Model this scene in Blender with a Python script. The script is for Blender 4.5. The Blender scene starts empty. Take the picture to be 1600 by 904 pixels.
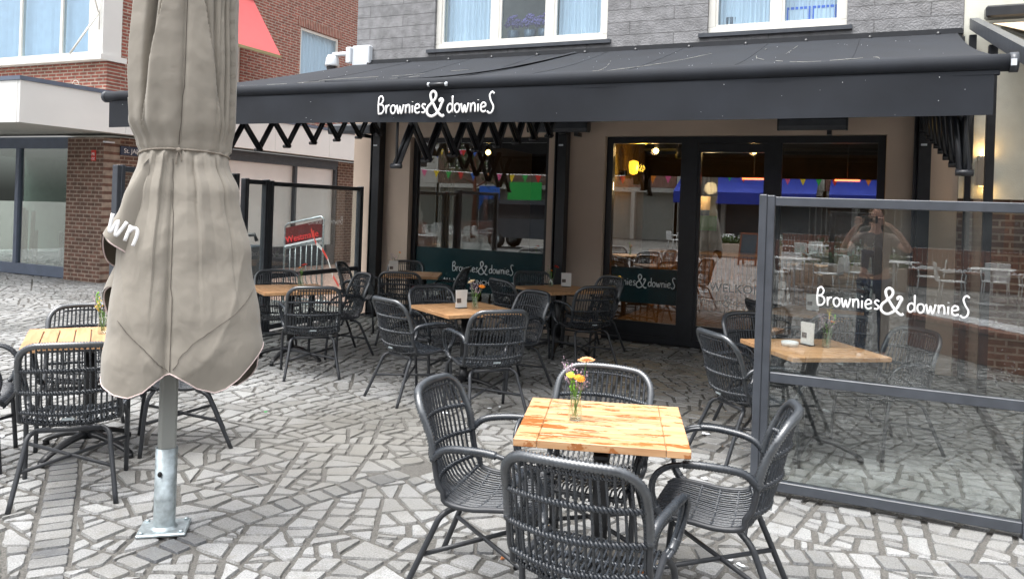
import bpy, math, random
from mathutils import Vector, Matrix
from mathutils import noise as mnoise
from math import sin, cos, pi, radians, sqrt, atan2
SC = bpy.context.scene
COL = SC.collection
random.seed(7)
# ------------------------------------------------------------------ camera, sky, sun, exposure
H = 1.68
YAW = radians(24.4); ROLL = radians(2.0)
Fw = Vector((-sin(YAW), cos(YAW), 0)); Rt = Vector((cos(YAW), sin(YAW), 0)); Up = Vector((0, 0, 1))
cd = bpy.data.cameras.new('camera'); cam = bpy.data.objects.new('camera', cd); COL.objects.link(cam)
cx = Rt*cos(ROLL)+Up*sin(ROLL); cy = -Rt*sin(ROLL)+Up*cos(ROLL); cz = -Fw
cam.matrix_world = Matrix(((cx.x, cy.x, cz.x, 0), (cx.y, cy.y, cz.y, 0), (cx.z, cy.z, cz.z, H), (0, 0, 0, 1)))
cd.lens = 1224/1600*36; cd.sensor_width = 36; cd.shift_y = -128/1600; cd.clip_start = .02; cd.clip_end = 500
SC.camera = cam
wd = bpy.data.worlds.new('World'); SC.world = wd; wd.use_nodes = True
nt = wd.node_tree; sky = nt.nodes.new('ShaderNodeTexSky'); sky.sky_type = 'NISHITA'; sky.sun_disc = False
SEL, SAZ = radians(72), radians(215)
sky.sun_elevation = SEL; sky.sun_rotation = SAZ; sky.air_density = 1.0; sky.dust_density = 6.0; sky.ozone_density = 1.0
hs = nt.nodes.new('ShaderNodeHueSaturation'); hs.inputs['Saturation'].default_value = .16
nt.links.new(sky.outputs[0], hs.inputs['Color']); bg = nt.nodes['Background']; bg.inputs[1].default_value = .15
# overcast sky: brighter towards the zenith than at the horizon
tcw = nt.nodes.new('ShaderNodeTexCoord'); spw = nt.nodes.new('ShaderNodeSeparateXYZ'); nt.links.new(tcw.outputs['Generated'], spw.inputs[0])
mrw = nt.nodes.new('ShaderNodeMapRange'); mrw.inputs['From Min'].default_value = 0; mrw.inputs['From Max'].default_value = .8; mrw.inputs['To Min'].default_value = 1.12; mrw.inputs['To Max'].default_value = 1.85
nt.links.new(spw.outputs['Z'], mrw.inputs[0]); vmw = nt.nodes.new('ShaderNodeVectorMath'); vmw.operation = 'SCALE'
nt.links.new(hs.outputs[0], vmw.inputs[0]); nt.links.new(mrw.outputs[0], vmw.inputs['Scale']); nt.links.new(vmw.outputs[0], bg.inputs[0])
sl = bpy.data.lights.new('sun', 'SUN'); sl.energy = .75; sl.angle = radians(50); sl.color = (1, .97, .93)
so = bpy.data.objects.new('sun', sl); COL.objects.link(so)
sd = Vector((sin(SAZ)*cos(SEL), cos(SAZ)*cos(SEL), sin(SEL)))
so.rotation_euler = sd.to_track_quat('Z', 'Y').to_euler()
SC.view_settings.view_transform = 'Standard'; SC.view_settings.look = 'None'; SC.view_settings.gamma = 1
SC.view_settings.exposure = .9
SC.render.engine = 'CYCLES'
SC.cycles.max_bounces = 8; SC.cycles.transparent_max_bounces = 16; SC.cycles.glossy_bounces = 5

# ------------------------------------------------------------------ materials
M = {}
def new_mat(name):
    m = bpy.data.materials.new(name); m.use_nodes = True; M[name] = m
    return m, m.node_tree.nodes, m.node_tree.links, m.node_tree.nodes['Principled BSDF']
def mat(name, col, rough=.5, metal=0, var=.12, vscale=6, bump=0, bscale=80, spec=.5, stretch=None, emit=0, coat=0):
    m, N, L, P = new_mat(name)
    P.inputs['Roughness'].default_value = rough; P.inputs['Metallic'].default_value = metal
    P.inputs['Specular IOR Level'].default_value = spec; P.inputs['Coat Weight'].default_value = coat
    tc = N.new('ShaderNodeTexCoord'); src = tc.outputs['Object']
    if stretch:
        mp = N.new('ShaderNodeMapping'); mp.inputs['Scale'].default_value = stretch; L.new(src, mp.inputs[0]); src = mp.outputs[0]
    if var:
        nz = N.new('ShaderNodeTexNoise'); nz.inputs['Scale'].default_value = vscale; nz.inputs['Detail'].default_value = 6
        L.new(src, nz.inputs['Vector'])
        rp = N.new('ShaderNodeValToRGB'); e = rp.color_ramp.elements
        e[0].position = .3; e[1].position = .7
        e[0].color = (*[c*(1-var) for c in col], 1); e[1].color = (*[min(1, c*(1+var)) for c in col], 1)
        L.new(nz.outputs[0], rp.inputs[0]); L.new(rp.outputs[0], P.inputs['Base Color'])
        mr = N.new('ShaderNodeMapRange'); mr.inputs['To Min'].default_value = max(0, rough-.08); mr.inputs['To Max'].default_value = min(1, rough+.08)
        L.new(nz.outputs[0], mr.inputs[0]); L.new(mr.outputs[0], P.inputs['Roughness'])
    else:
        P.inputs['Base Color'].default_value = (*col, 1)
    if bump:
        nb = N.new('ShaderNodeTexNoise'); nb.inputs['Scale'].default_value = bscale; nb.inputs['Detail'].default_value = 5
        L.new(src, nb.inputs['Vector']); bp = N.new('ShaderNodeBump'); bp.inputs['Strength'].default_value = bump; bp.inputs['Distance'].default_value = .01
        L.new(nb.outputs[0], bp.inputs['Height']); L.new(bp.outputs[0], P.inputs['Normal'])
    if emit:
        P.inputs['Emission Color'].default_value = (*col, 1); P.inputs['Emission Strength'].default_value = emit
    return m
def brick(name, c1, c2, mortar, axis, bw=.22, bh=.065, ms=.012, off=.5, bump=.6, rough=.85, noise=.35, bias=0):
    """brick pattern in object space; axis 'x' = wall runs along X, 'y' = along Y, 'z' = flat ground"""
    m, N, L, P = new_mat(name)
    tc = N.new('ShaderNodeTexCoord'); sp = N.new('ShaderNodeSeparateXYZ'); L.new(tc.outputs['Object'], sp.inputs[0])
    cb = N.new('ShaderNodeCombineXYZ')
    a, b = {'x': ('X', 'Z'), 'y': ('Y', 'Z'), 'z': ('X', 'Y')}[axis]
    L.new(sp.outputs[a], cb.inputs[0]); L.new(sp.outputs[b], cb.inputs[1])
    bt = N.new('ShaderNodeTexBrick'); bt.offset = off
    bt.inputs['Scale'].default_value = 1; bt.inputs['Brick Width'].default_value = bw; bt.inputs['Row Height'].default_value = bh
    bt.inputs['Mortar Size'].default_value = ms; bt.inputs['Mortar Smooth'].default_value = .2; bt.inputs['Bias'].default_value = bias
    bt.inputs['Color1'].default_value = (*c1, 1); bt.inputs['Color2'].default_value = (*c2, 1); bt.inputs['Mortar'].default_value = (*mortar, 1)
    L.new(cb.outputs[0], bt.inputs['Vector'])
    nz = N.new('ShaderNodeTexNoise'); nz.inputs['Scale'].default_value = 9; nz.inputs['Detail'].default_value = 8; L.new(tc.outputs['Object'], nz.inputs['Vector'])
    mx = N.new('ShaderNodeMix'); mx.data_type = 'RGBA'; mx.blend_type = 'MULTIPLY'; mx.inputs[0].default_value = 1
    rp = N.new('ShaderNodeValToRGB'); rp.color_ramp.elements[0].color = (1-noise,)*3+(1,); rp.color_ramp.elements[1].color = (1+noise*.4,)*3+(1,)
    rp.color_ramp.elements[0].position = .3; rp.color_ramp.elements[1].position = .7
    L.new(nz.outputs[0], rp.inputs[0]); L.new(bt.outputs['Color'], mx.inputs[6]); L.new(rp.outputs[0], mx.inputs[7]); L.new(mx.outputs[2], P.inputs['Base Color'])
    P.inputs['Roughness'].default_value = rough
    n2 = N.new('ShaderNodeTexNoise'); n2.inputs['Scale'].default_value = 45; n2.inputs['Detail'].default_value = 6; L.new(tc.outputs['Object'], n2.inputs['Vector'])
    ma = N.new('ShaderNodeMath'); ma.operation = 'MULTIPLY_ADD'; L.new(bt.outputs['Fac'], ma.inputs[0]); ma.inputs[1].default_value = -1.2; L.new(n2.outputs[0], ma.inputs[2])
    bp = N.new('ShaderNodeBump'); bp.inputs['Strength'].default_value = bump; bp.inputs['Distance'].default_value = .012
    L.new(ma.outputs[0], bp.inputs['Height']); L.new(bp.outputs[0], P.inputs['Normal'])
    return m
def glass(name, tint=(.95, .97, .96), rough=0.0, drops=0, dust=.0, boost=1.0):
    m, N, L, P = new_mat(name); N.remove(P)
    out = N['Material Output']
    geo = N.new('ShaderNodeNewGeometry'); mr = N.new('ShaderNodeMapRange'); mr.inputs['To Min'].default_value = 1.52; mr.inputs['To Max'].default_value = 1/1.52
    L.new(geo.outputs['Backfacing'], mr.inputs[0]); fr = N.new('ShaderNodeFresnel'); L.new(mr.outputs[0], fr.inputs['IOR'])
    ml = N.new('ShaderNodeMath'); ml.operation = 'MULTIPLY'; ml.inputs[1].default_value = boost; ml.use_clamp = True; L.new(fr.outputs[0], ml.inputs[0])
    tr = N.new('ShaderNodeBsdfTransparent'); tr.inputs[0].default_value = (*tint, 1)
    gl = N.new('ShaderNodeBsdfGlossy'); gl.inputs['Roughness'].default_value = rough; gl.inputs[0].default_value = (1, 1, 1, 1)
    mx = N.new('ShaderNodeMixShader'); L.new(ml.outputs[0], mx.inputs[0]); L.new(tr.outputs[0], mx.inputs[1]); L.new(gl.outputs[0], mx.inputs[2])
    last = mx.outputs[0]
    if dust or drops:
        tc = N.new('ShaderNodeTexCoord'); df = N.new('ShaderNodeBsdfDiffuse'); df.inputs[0].default_value = (.75, .78, .8, 1)
        nz = N.new('ShaderNodeTexNoise'); nz.inputs['Scale'].default_value = 2.2; nz.inputs['Detail'].default_value = 5; L.new(tc.outputs['Object'], nz.inputs['Vector'])
        m1 = N.new('ShaderNodeMapRange'); m1.inputs['From Min'].default_value = .35; m1.inputs['From Max'].default_value = .75; m1.inputs['To Max'].default_value = dust
        L.new(nz.outputs[0], m1.inputs[0]); fac = m1.outputs[0]
        if drops:
            vo = N.new('ShaderNodeTexVoronoi'); vo.inputs['Scale'].default_value = 55; vo.inputs['Randomness'].default_value = 1; L.new(tc.outputs['Object'], vo.inputs['Vector'])
            lt = N.new('ShaderNodeMath'); lt.operation = 'LESS_THAN'; lt.inputs[1].default_value = .13; L.new(vo.outputs['Distance'], lt.inputs[0])
            n3 = N.new('ShaderNodeTexNoise'); n3.inputs['Scale'].default_value = 3; n3.inputs['Detail'].default_value = 3; L.new(tc.outputs['Object'], n3.inputs['Vector'])
            m3 = N.new('ShaderNodeMapRange'); m3.inputs['From Min'].default_value = .5; m3.inputs['From Max'].default_value = .68; m3.inputs['To Max'].default_value = drops; L.new(n3.outputs[0], m3.inputs[0])
            mm = N.new('ShaderNodeMath'); mm.operation = 'MULTIPLY'; L.new(lt.outputs[0], mm.inputs[0]); L.new(m3.outputs[0], mm.inputs[1])
            ad = N.new('ShaderNodeMath'); ad.operation = 'ADD'; L.new(mm.outputs[0], ad.inputs[0]); L.new(fac, ad.inputs[1]); fac = ad.outputs[0]
        m2 = N.new('ShaderNodeMixShader'); L.new(fac, m2.inputs[0]); L.new(last, m2.inputs[1]); L.new(df.outputs[0], m2.inputs[2]); last = m2.outputs[0]
    L.new(last, out.inputs[0]); return m
def wood(name, c1, c2, stain=None, scale=(3, 40, 40), rough=.5, stainamt=.5):
    m, N, L, P = new_mat(name)
    tc = N.new('ShaderNodeTexCoord'); mp = N.new('ShaderNodeMapping'); mp.inputs['Scale'].default_value = scale; L.new(tc.outputs['Object'], mp.inputs[0])
    nz = N.new('ShaderNodeTexNoise'); nz.inputs['Scale'].default_value = 1; nz.inputs['Detail'].default_value = 7; nz.inputs['Distortion'].default_value = .8; L.new(mp.outputs[0], nz.inputs['Vector'])
    rp = N.new('ShaderNodeValToRGB'); e = rp.color_ramp.elements; e[0].position = .32; e[1].position = .68; e[0].color = (*c1, 1); e[1].color = (*c2, 1)
    L.new(nz.outputs[0], rp.inputs[0]); last = rp.outputs[0]
    # per-board tone
    gm = N.new('ShaderNodeNewGeometry'); r2 = N.new('ShaderNodeMapRange'); r2.inputs['To Min'].default_value = .86; r2.inputs['To Max'].default_value = 1.1
    L.new(gm.outputs['Random Per Island'], r2.inputs[0]); vm = N.new('ShaderNodeVectorMath'); vm.operation = 'SCALE'; L.new(last, vm.inputs[0]); L.new(r2.outputs[0], vm.inputs['Scale']); last = vm.outputs[0]
    P.inputs['Roughness'].default_value = rough
    if stain:
        m2 = N.new('ShaderNodeMapping'); m2.inputs['Scale'].default_value = (5, 16, 5); L.new(tc.outputs['Object'], m2.inputs[0])
        n2 = N.new('ShaderNodeTexNoise'); n2.inputs['Scale'].default_value = 1; n2.inputs['Detail'].default_value = 9; n2.inputs['Roughness'].default_value = .68; L.new(m2.outputs[0], n2.inputs['Vector'])
        r3 = N.new('ShaderNodeValToRGB'); r3.color_ramp.elements[0].position = 1-stainamt-.015; r3.color_ramp.elements[1].position = 1-stainamt+.015
        L.new(n2.outputs[0], r3.inputs[0]); mx = N.new('ShaderNodeMix'); mx.data_type = 'RGBA'; L.new(r3.outputs[0], mx.inputs[0]); L.new(last, mx.inputs[6]); mx.inputs[7].default_value = (*stain, 1); last = mx.outputs[2]
        mr = N.new('ShaderNodeMapRange'); mr.inputs['To Min'].default_value = rough; mr.inputs['To Max'].default_value = .12; L.new(r3.outputs[0], mr.inputs[0]); L.new(mr.outputs[0], P.inputs['Roughness'])
    L.new(last, P.inputs['Base Color'])
    bp = N.new('ShaderNodeBump'); bp.inputs['Strength'].default_value = .25; bp.inputs['Distance'].default_value = .003; L.new(nz.outputs[0], bp.inputs['Height']); L.new(bp.outputs[0], P.inputs['Normal'])
    return m

mat('plaster', (.55, .44, .355), .85, var=.09, vscale=1.3, bump=.25, bscale=160)
mat('black_metal', (.016, .018, .022), .32, var=.2, vscale=12, bump=.05, bscale=200)
mat('anthracite', (.055, .062, .074), .35, var=.15, vscale=10, bump=.05, bscale=300)
mat('blue_grey_frame', (.105, .13, .18), .45, var=.1)
mat('white_frame', (.72, .71, .66), .4, var=.04)
mat('white_panel', (.70, .70, .68), .45, var=.04, vscale=1.5)
mat('soffit', (.33, .33, .30), .7, var=.08)
mat('cream_render', (.66, .66, .58), .9, var=.06, bump=.3, bscale=90)
mat('awning_cloth', (.017, .020, .026), .85, var=.25, vscale=3, bump=.12, bscale=900, spec=.35)
mat('rattan', (.024, .029, .036), .27, var=.25, vscale=30, bump=.1, bscale=300, spec=.7)
mat('rattan_wet_glint', (.04, .047, .055), .32, var=.25, vscale=30, bump=.1, bscale=300, spec=.9, coat=.6)  # wet coat; paler base colour paints the sky's highlight onto the top rails
mat('chair_metal', (.028, .031, .036), .38, var=.15, vscale=20, bump=.08, bscale=500)
mat('cast_iron', (.012, .013, .015), .35, var=.2, bump=.15, bscale=200)
mat('galvanised', (.42, .48, .50), .42, metal=.65, var=.28, vscale=28, bump=.1, bscale=60)
mat('pole_paint', (.25, .26, .245), .4, var=.06)
mat('umbrella_lining', (.09, .075, .055), .9, var=.1)
mat('pink_trim', (.62, .50, .48), .8, var=.1, vscale=30)
mat('seam', (.11, .095, .08), .9, var=0)
mat('cord', (.24, .21, .175), .9, var=.2, vscale=200)
mat('white_paint', (.80, .80, .80), .5, var=0)
mat('white_plastic', (.62, .66, .70), .35, var=.05)
mat('dark_dome', (.02, .02, .025), .05, var=0, spec=1)
mat('curtain', (.74, .79, .82), .9, var=.06, vscale=3, stretch=(8, 8, .3))
mat('blind', (.62, .72, .80), .8, var=.05)
mat('pink_awning', (.70, .14, .14), .8, var=.04)
mat('pink_awning_edge', (.33, .30, .16), .8, var=.1)
mat('paper', (.72, .72, .70), .6, var=.05)
mat('print_dark', (.10, .08, .07), .6, var=.5, vscale=60)
mat('stem_green', (.10, .22, .04), .6, var=.3, vscale=80)
mat('leaf_green', (.16, .42, .04), .6, var=.3, vscale=80)
mat('petal_peach', (.80, .38, .17), .7, var=.15, vscale=120)
mat('petal_orange', (.85, .28, .02), .7, var=.2, vscale=120)
mat('petal_yellow', (.80, .62, .05), .7, var=.2, vscale=120)
mat('petal_cream', (.78, .60, .36), .7, var=.15, vscale=120)
mat('petal_red', (.62, .05, .03), .7, var=.3, vscale=120)
mat('petal_lilac', (.44, .33, .40), .8, var=.35, vscale=200)
mat('hail', (.80, .83, .86), .35, var=.05, spec=.8)
mat('dry_leaf', (.35, .13, .04), .8, var=.4, vscale=90)
mat('green_leaf', (.05, .38, .10), .5, var=.2)
mat('sign_blue', (.02, .035, .075), .4, var=0)
mat('sign_red', (.55, .03, .02), .5, var=.1)
mat('board_red', (.10, .010, .012), .45, var=.3, vscale=8)
mat('letter_red', (.85, .05, .05), .5, var=0)
mat('tape_red', (.75, .06, .04), .5, var=0)
mat('bin_grey', (.055, .075, .095), .45, var=.1)
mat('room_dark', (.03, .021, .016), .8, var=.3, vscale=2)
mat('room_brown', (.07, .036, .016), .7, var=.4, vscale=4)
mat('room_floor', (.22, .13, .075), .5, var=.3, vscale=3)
mat('shop_wall', (.30, .34, .31), .8, var=.1)
mat('shop_floor', (.25, .27, .25), .6, var=.15, vscale=2)
mat('frosted', (.80, .82, .81), .45, var=.06, vscale=1.2, spec=.5)
mat('lamp_black', (.01, .01, .01), .5, var=0)
mat('bulb', (1, .62, .18), .5, var=0, emit=14)
mat('amber_shade', (1.0, .50, .04), .5, var=0, emit=2.2)
mat('heater_glow', (1, .16, .04), .5, var=0, emit=5)
mat('decal_teal', (.008, .05, .06), .3, var=.1)
mat('blue_cloth', (.012, .045, .42), .7, var=.08, vscale=1)
mat('roof_tile', (.09, .085, .085), .7, var=.3, vscale=9)
mat('stone_white', (.55, .54, .50), .8, var=.1)
mat('cafe_white', (.72, .73, .73), .4, var=.04)
mat('corten', (.17, .06, .03), .7, var=.3)
mat('hedge', (.05, .11, .03), .8, var=.5, vscale=30, bump=1, bscale=30)
mat('skin', (.62, .36, .27), .5, var=.06, vscale=20)
mat('shirt', (.20, .165, .15), .9, var=.1)
mat('jeans', (.02, .04, .09), .9, var=.3, vscale=60)
mat('hair', (.16, .09, .05), .8, var=.2, vscale=80)
mat('phone_black', (.01, .01, .012), .2, var=0)
mat('maroon', (.12, .02, .035), .8, var=.2)
mat('band_green', (.02, .45, .08), .6, var=0); mat('band_yellow', (.85, .62, .02), .6, var=0); mat('band_blue', (.02, .14, .62), .6, var=0)
mat('band_orange', (.85, .25, .02), .6, var=0); mat('band_pink', (.8, .12, .3), .6, var=0); mat('band_red', (.7, .03, .02), .6, var=0)
mat('amber_window_cloth', (.55, .40, .25), .85, var=.05)
mat('beige_cloth', (.62, .47, .31), .85, var=.05, vscale=1.5)
mat('joint_grit', (.10, .096, .088), .9, var=.45, vscale=120, bump=.7, bscale=220)
mat('plank', (.50, .42, .33), .7, var=.2, vscale=5)
mat('clear_water', (.5, .55, .5), .1, var=0)
wood('teak', (.42, .22, .10), (.58, .345, .175), scale=(3, 34, 34), rough=.5)
wood('teak_wet', (.46, .25, .12), (.63, .395, .215), stain=(.33, .125, .04), scale=(3, 34, 34), rough=.45, stainamt=.46)
wood('bench_wood', (.14, .045, .025), (.27, .09, .045), scale=(2, 2, 20), rough=.55)
wood('slat_wood', (.36, .16, .06), (.55, .27, .11), scale=(18, 18, 1.5), rough=.55)
brick('brick_red_y', (.36, .105, .075), (.24, .075, .055), (.42, .36, .30), 'y')
brick('brick_red_x', (.36, .105, .075), (.24, .075, .055), (.42, .36, .30), 'x')
brick('brick_brown_y', (.115, .062, .045), (.165, .085, .06), (.30, .24, .19), 'y', bw=.2, bh=.075)
brick('brick_brown_x', (.115, .062, .045), (.165, .085, .06), (.30, .24, .19), 'x', bw=.2, bh=.075)
brick('cladding', (.215, .217, .225), (.235, .237, .245), (.145, .145, .15), 'x', bw=1.15, bh=.165, ms=.006, bump=1.0, rough=.6, noise=.3)
brick('soldier', (.33, .10, .07), (.27, .085, .06), (.42, .36, .30), 'y', bw=.065, bh=.24, off=0)
brick('street_brick', (.34, .22, .18), (.42, .28, .23), (.20, .16, .14), 'z', bw=.2, bh=.1, ms=.01, rough=.7)
brick('setts', (.17, .175, .185), (.25, .255, .265), (.09, .085, .08), 'z', bw=.19, bh=.11, ms=.014, rough=.5)
glass('window_glass'); glass('screen_glass', tint=(.86, .89, .88), drops=.4, dust=.02, boost=2.1)
glass('shop_glass', tint=(.66, .76, .72), boost=4.2)
glass('upper_glass', tint=(.85, .92, .97), boost=1.1)
glass('vase_glass', tint=(.92, .96, .93), boost=1.3)
glass('facade_glass', tint=(.78, .81, .80), boost=4.6)
M['decal_teal'].node_tree.nodes['Principled BSDF'].inputs['Alpha'].default_value = .72
def stone_mat():
    m, N, L, P = new_mat('flagstone')
    at = N.new('ShaderNodeAttribute'); at.attribute_name = 'tone'
    tc = N.new('ShaderNodeTexCoord')
    rp = N.new('ShaderNodeValToRGB'); e = rp.color_ramp.elements
    e[0].color = (.065, .068, .075, 1); e[1].color = (.315, .32, .315, 1)
    for p, c in ((.2, (.115, .12, .128)), (.35, (.165, .167, .165)), (.6, (.235, .235, .228)), (.8, (.27, .274, .275))):
        x = e.new(p); x.color = (*c, 1)
    L.new(at.outputs['Fac'], rp.inputs[0])
    nz = N.new('ShaderNodeTexNoise'); nz.inputs['Scale'].default_value = 130; nz.inputs['Detail'].default_value = 4; L.new(tc.outputs['Object'], nz.inputs['Vector'])
    n2 = N.new('ShaderNodeTexNoise'); n2.inputs['Scale'].default_value = 1.1; n2.inputs['Detail'].default_value = 6; L.new(tc.outputs['Object'], n2.inputs['Vector'])
    r1 = N.new('ShaderNodeMapRange'); r1.inputs['From Min'].default_value = .3; r1.inputs['From Max'].default_value = .7; r1.inputs['To Min'].default_value = .62; r1.inputs['To Max'].default_value = 1.36; L.new(nz.outputs[0], r1.inputs[0])
    r2 = N.new('ShaderNodeMapRange'); r2.inputs['From Min'].default_value = .3; r2.inputs['From Max'].default_value = .7; r2.inputs['To Min'].default_value = .72; r2.inputs['To Max'].default_value = 1.1; L.new(n2.outputs[0], r2.inputs[0])
    mu = N.new('ShaderNodeMath'); mu.operation = 'MULTIPLY'; L.new(r1.outputs[0], mu.inputs[0]); L.new(r2.outputs[0], mu.inputs[1])
    v = N.new('ShaderNodeVectorMath'); v.operation = 'SCALE'; L.new(rp.outputs[0], v.inputs[0]); L.new(mu.outputs[0], v.inputs['Scale']); 
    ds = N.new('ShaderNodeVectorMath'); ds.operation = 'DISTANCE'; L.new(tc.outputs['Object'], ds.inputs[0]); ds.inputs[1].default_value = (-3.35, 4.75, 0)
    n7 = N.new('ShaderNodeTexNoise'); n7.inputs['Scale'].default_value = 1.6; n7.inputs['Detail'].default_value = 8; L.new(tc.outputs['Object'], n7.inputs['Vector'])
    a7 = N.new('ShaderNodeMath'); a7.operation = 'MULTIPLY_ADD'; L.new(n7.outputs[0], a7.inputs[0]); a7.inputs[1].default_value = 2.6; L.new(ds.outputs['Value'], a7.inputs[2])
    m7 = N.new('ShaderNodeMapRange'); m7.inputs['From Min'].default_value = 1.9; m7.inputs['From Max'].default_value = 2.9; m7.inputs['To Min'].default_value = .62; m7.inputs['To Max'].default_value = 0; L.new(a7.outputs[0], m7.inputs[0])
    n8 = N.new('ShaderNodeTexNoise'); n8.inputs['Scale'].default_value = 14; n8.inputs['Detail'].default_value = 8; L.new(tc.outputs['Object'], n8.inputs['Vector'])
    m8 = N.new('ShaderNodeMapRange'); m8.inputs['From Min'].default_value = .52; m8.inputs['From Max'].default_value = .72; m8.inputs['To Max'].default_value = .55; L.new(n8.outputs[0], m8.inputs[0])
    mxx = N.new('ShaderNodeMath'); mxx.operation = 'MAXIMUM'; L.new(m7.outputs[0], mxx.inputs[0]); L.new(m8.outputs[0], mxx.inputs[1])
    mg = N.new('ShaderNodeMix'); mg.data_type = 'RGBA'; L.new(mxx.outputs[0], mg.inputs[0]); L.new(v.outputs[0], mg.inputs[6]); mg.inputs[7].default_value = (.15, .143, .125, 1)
    L.new(mg.outputs[2], P.inputs['Base Color'])
    r3 = N.new('ShaderNodeMapRange'); r3.inputs['From Min'].default_value = .35; r3.inputs['From Max'].default_value = .65; r3.inputs['To Min'].default_value = .32; r3.inputs['To Max'].default_value = .7; L.new(n2.outputs[0], r3.inputs[0]); L.new(r3.outputs[0], P.inputs['Roughness'])
    bp = N.new('ShaderNodeBump'); bp.inputs['Strength'].default_value = .5; bp.inputs['Distance'].default_value = .004
    n4 = N.new('ShaderNodeTexNoise'); n4.inputs['Scale'].default_value = 60; n4.inputs['Detail'].default_value = 6; L.new(tc.outputs['Object'], n4.inputs['Vector'])
    L.new(n4.outputs[0], bp.inputs['Height']); L.new(bp.outputs[0], P.inputs['Normal'])
stone_mat()
def umb_mat():
    m, N, L, P = new_mat('taupe_cloth')
    tc = N.new('ShaderNodeTexCoord'); n2 = N.new('ShaderNodeTexNoise'); n2.inputs['Scale'].default_value = 2.5; n2.inputs['Detail'].default_value = 8; L.new(tc.outputs['Object'], n2.inputs['Vector'])
    rp = N.new('ShaderNodeValToRGB'); e = rp.color_ramp.elements; e[0].position = .3; e[1].position = .7; e[0].color = (.235, .215, .182, 1); e[1].color = (.275, .25, .212, 1)
    L.new(n2.outputs[0], rp.inputs[0]); 
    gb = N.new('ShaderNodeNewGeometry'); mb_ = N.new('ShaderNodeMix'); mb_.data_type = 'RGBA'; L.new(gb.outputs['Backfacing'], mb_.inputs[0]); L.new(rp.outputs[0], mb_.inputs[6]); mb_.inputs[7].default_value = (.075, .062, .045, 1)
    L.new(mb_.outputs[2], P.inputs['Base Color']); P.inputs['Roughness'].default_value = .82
    P.inputs['Sheen Weight'].default_value = .15
    mp = N.new('ShaderNodeMapping'); mp.inputs['Scale'].default_value = (1, 1, .8); L.new(tc.outputs['Object'], mp.inputs[0])
    n3 = N.new('ShaderNodeTexNoise'); n3.inputs['Scale'].default_value = 6; n3.inputs['Detail'].default_value = 3; n3.inputs['Distortion'].default_value = .5; L.new(mp.outputs[0], n3.inputs['Vector'])
    b1 = N.new('ShaderNodeBump'); b1.inputs['Strength'].default_value = .35; b1.inputs['Distance'].default_value = .03; L.new(n3.outputs[0], b1.inputs['Height'])
    n5 = N.new('ShaderNodeTexNoise'); n5.inputs['Scale'].default_value = 700; L.new(tc.outputs['Object'], n5.inputs['Vector'])
    b2 = N.new('ShaderNodeBump'); b2.inputs['Strength'].default_value = .15; b2.inputs['Distance'].default_value = .002; L.new(n5.outputs[0], b2.inputs['Height']); L.new(b1.outputs[0], b2.inputs['Normal'])
    L.new(b2.outputs[0], P.inputs['Normal'])
umb_mat()

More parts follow.
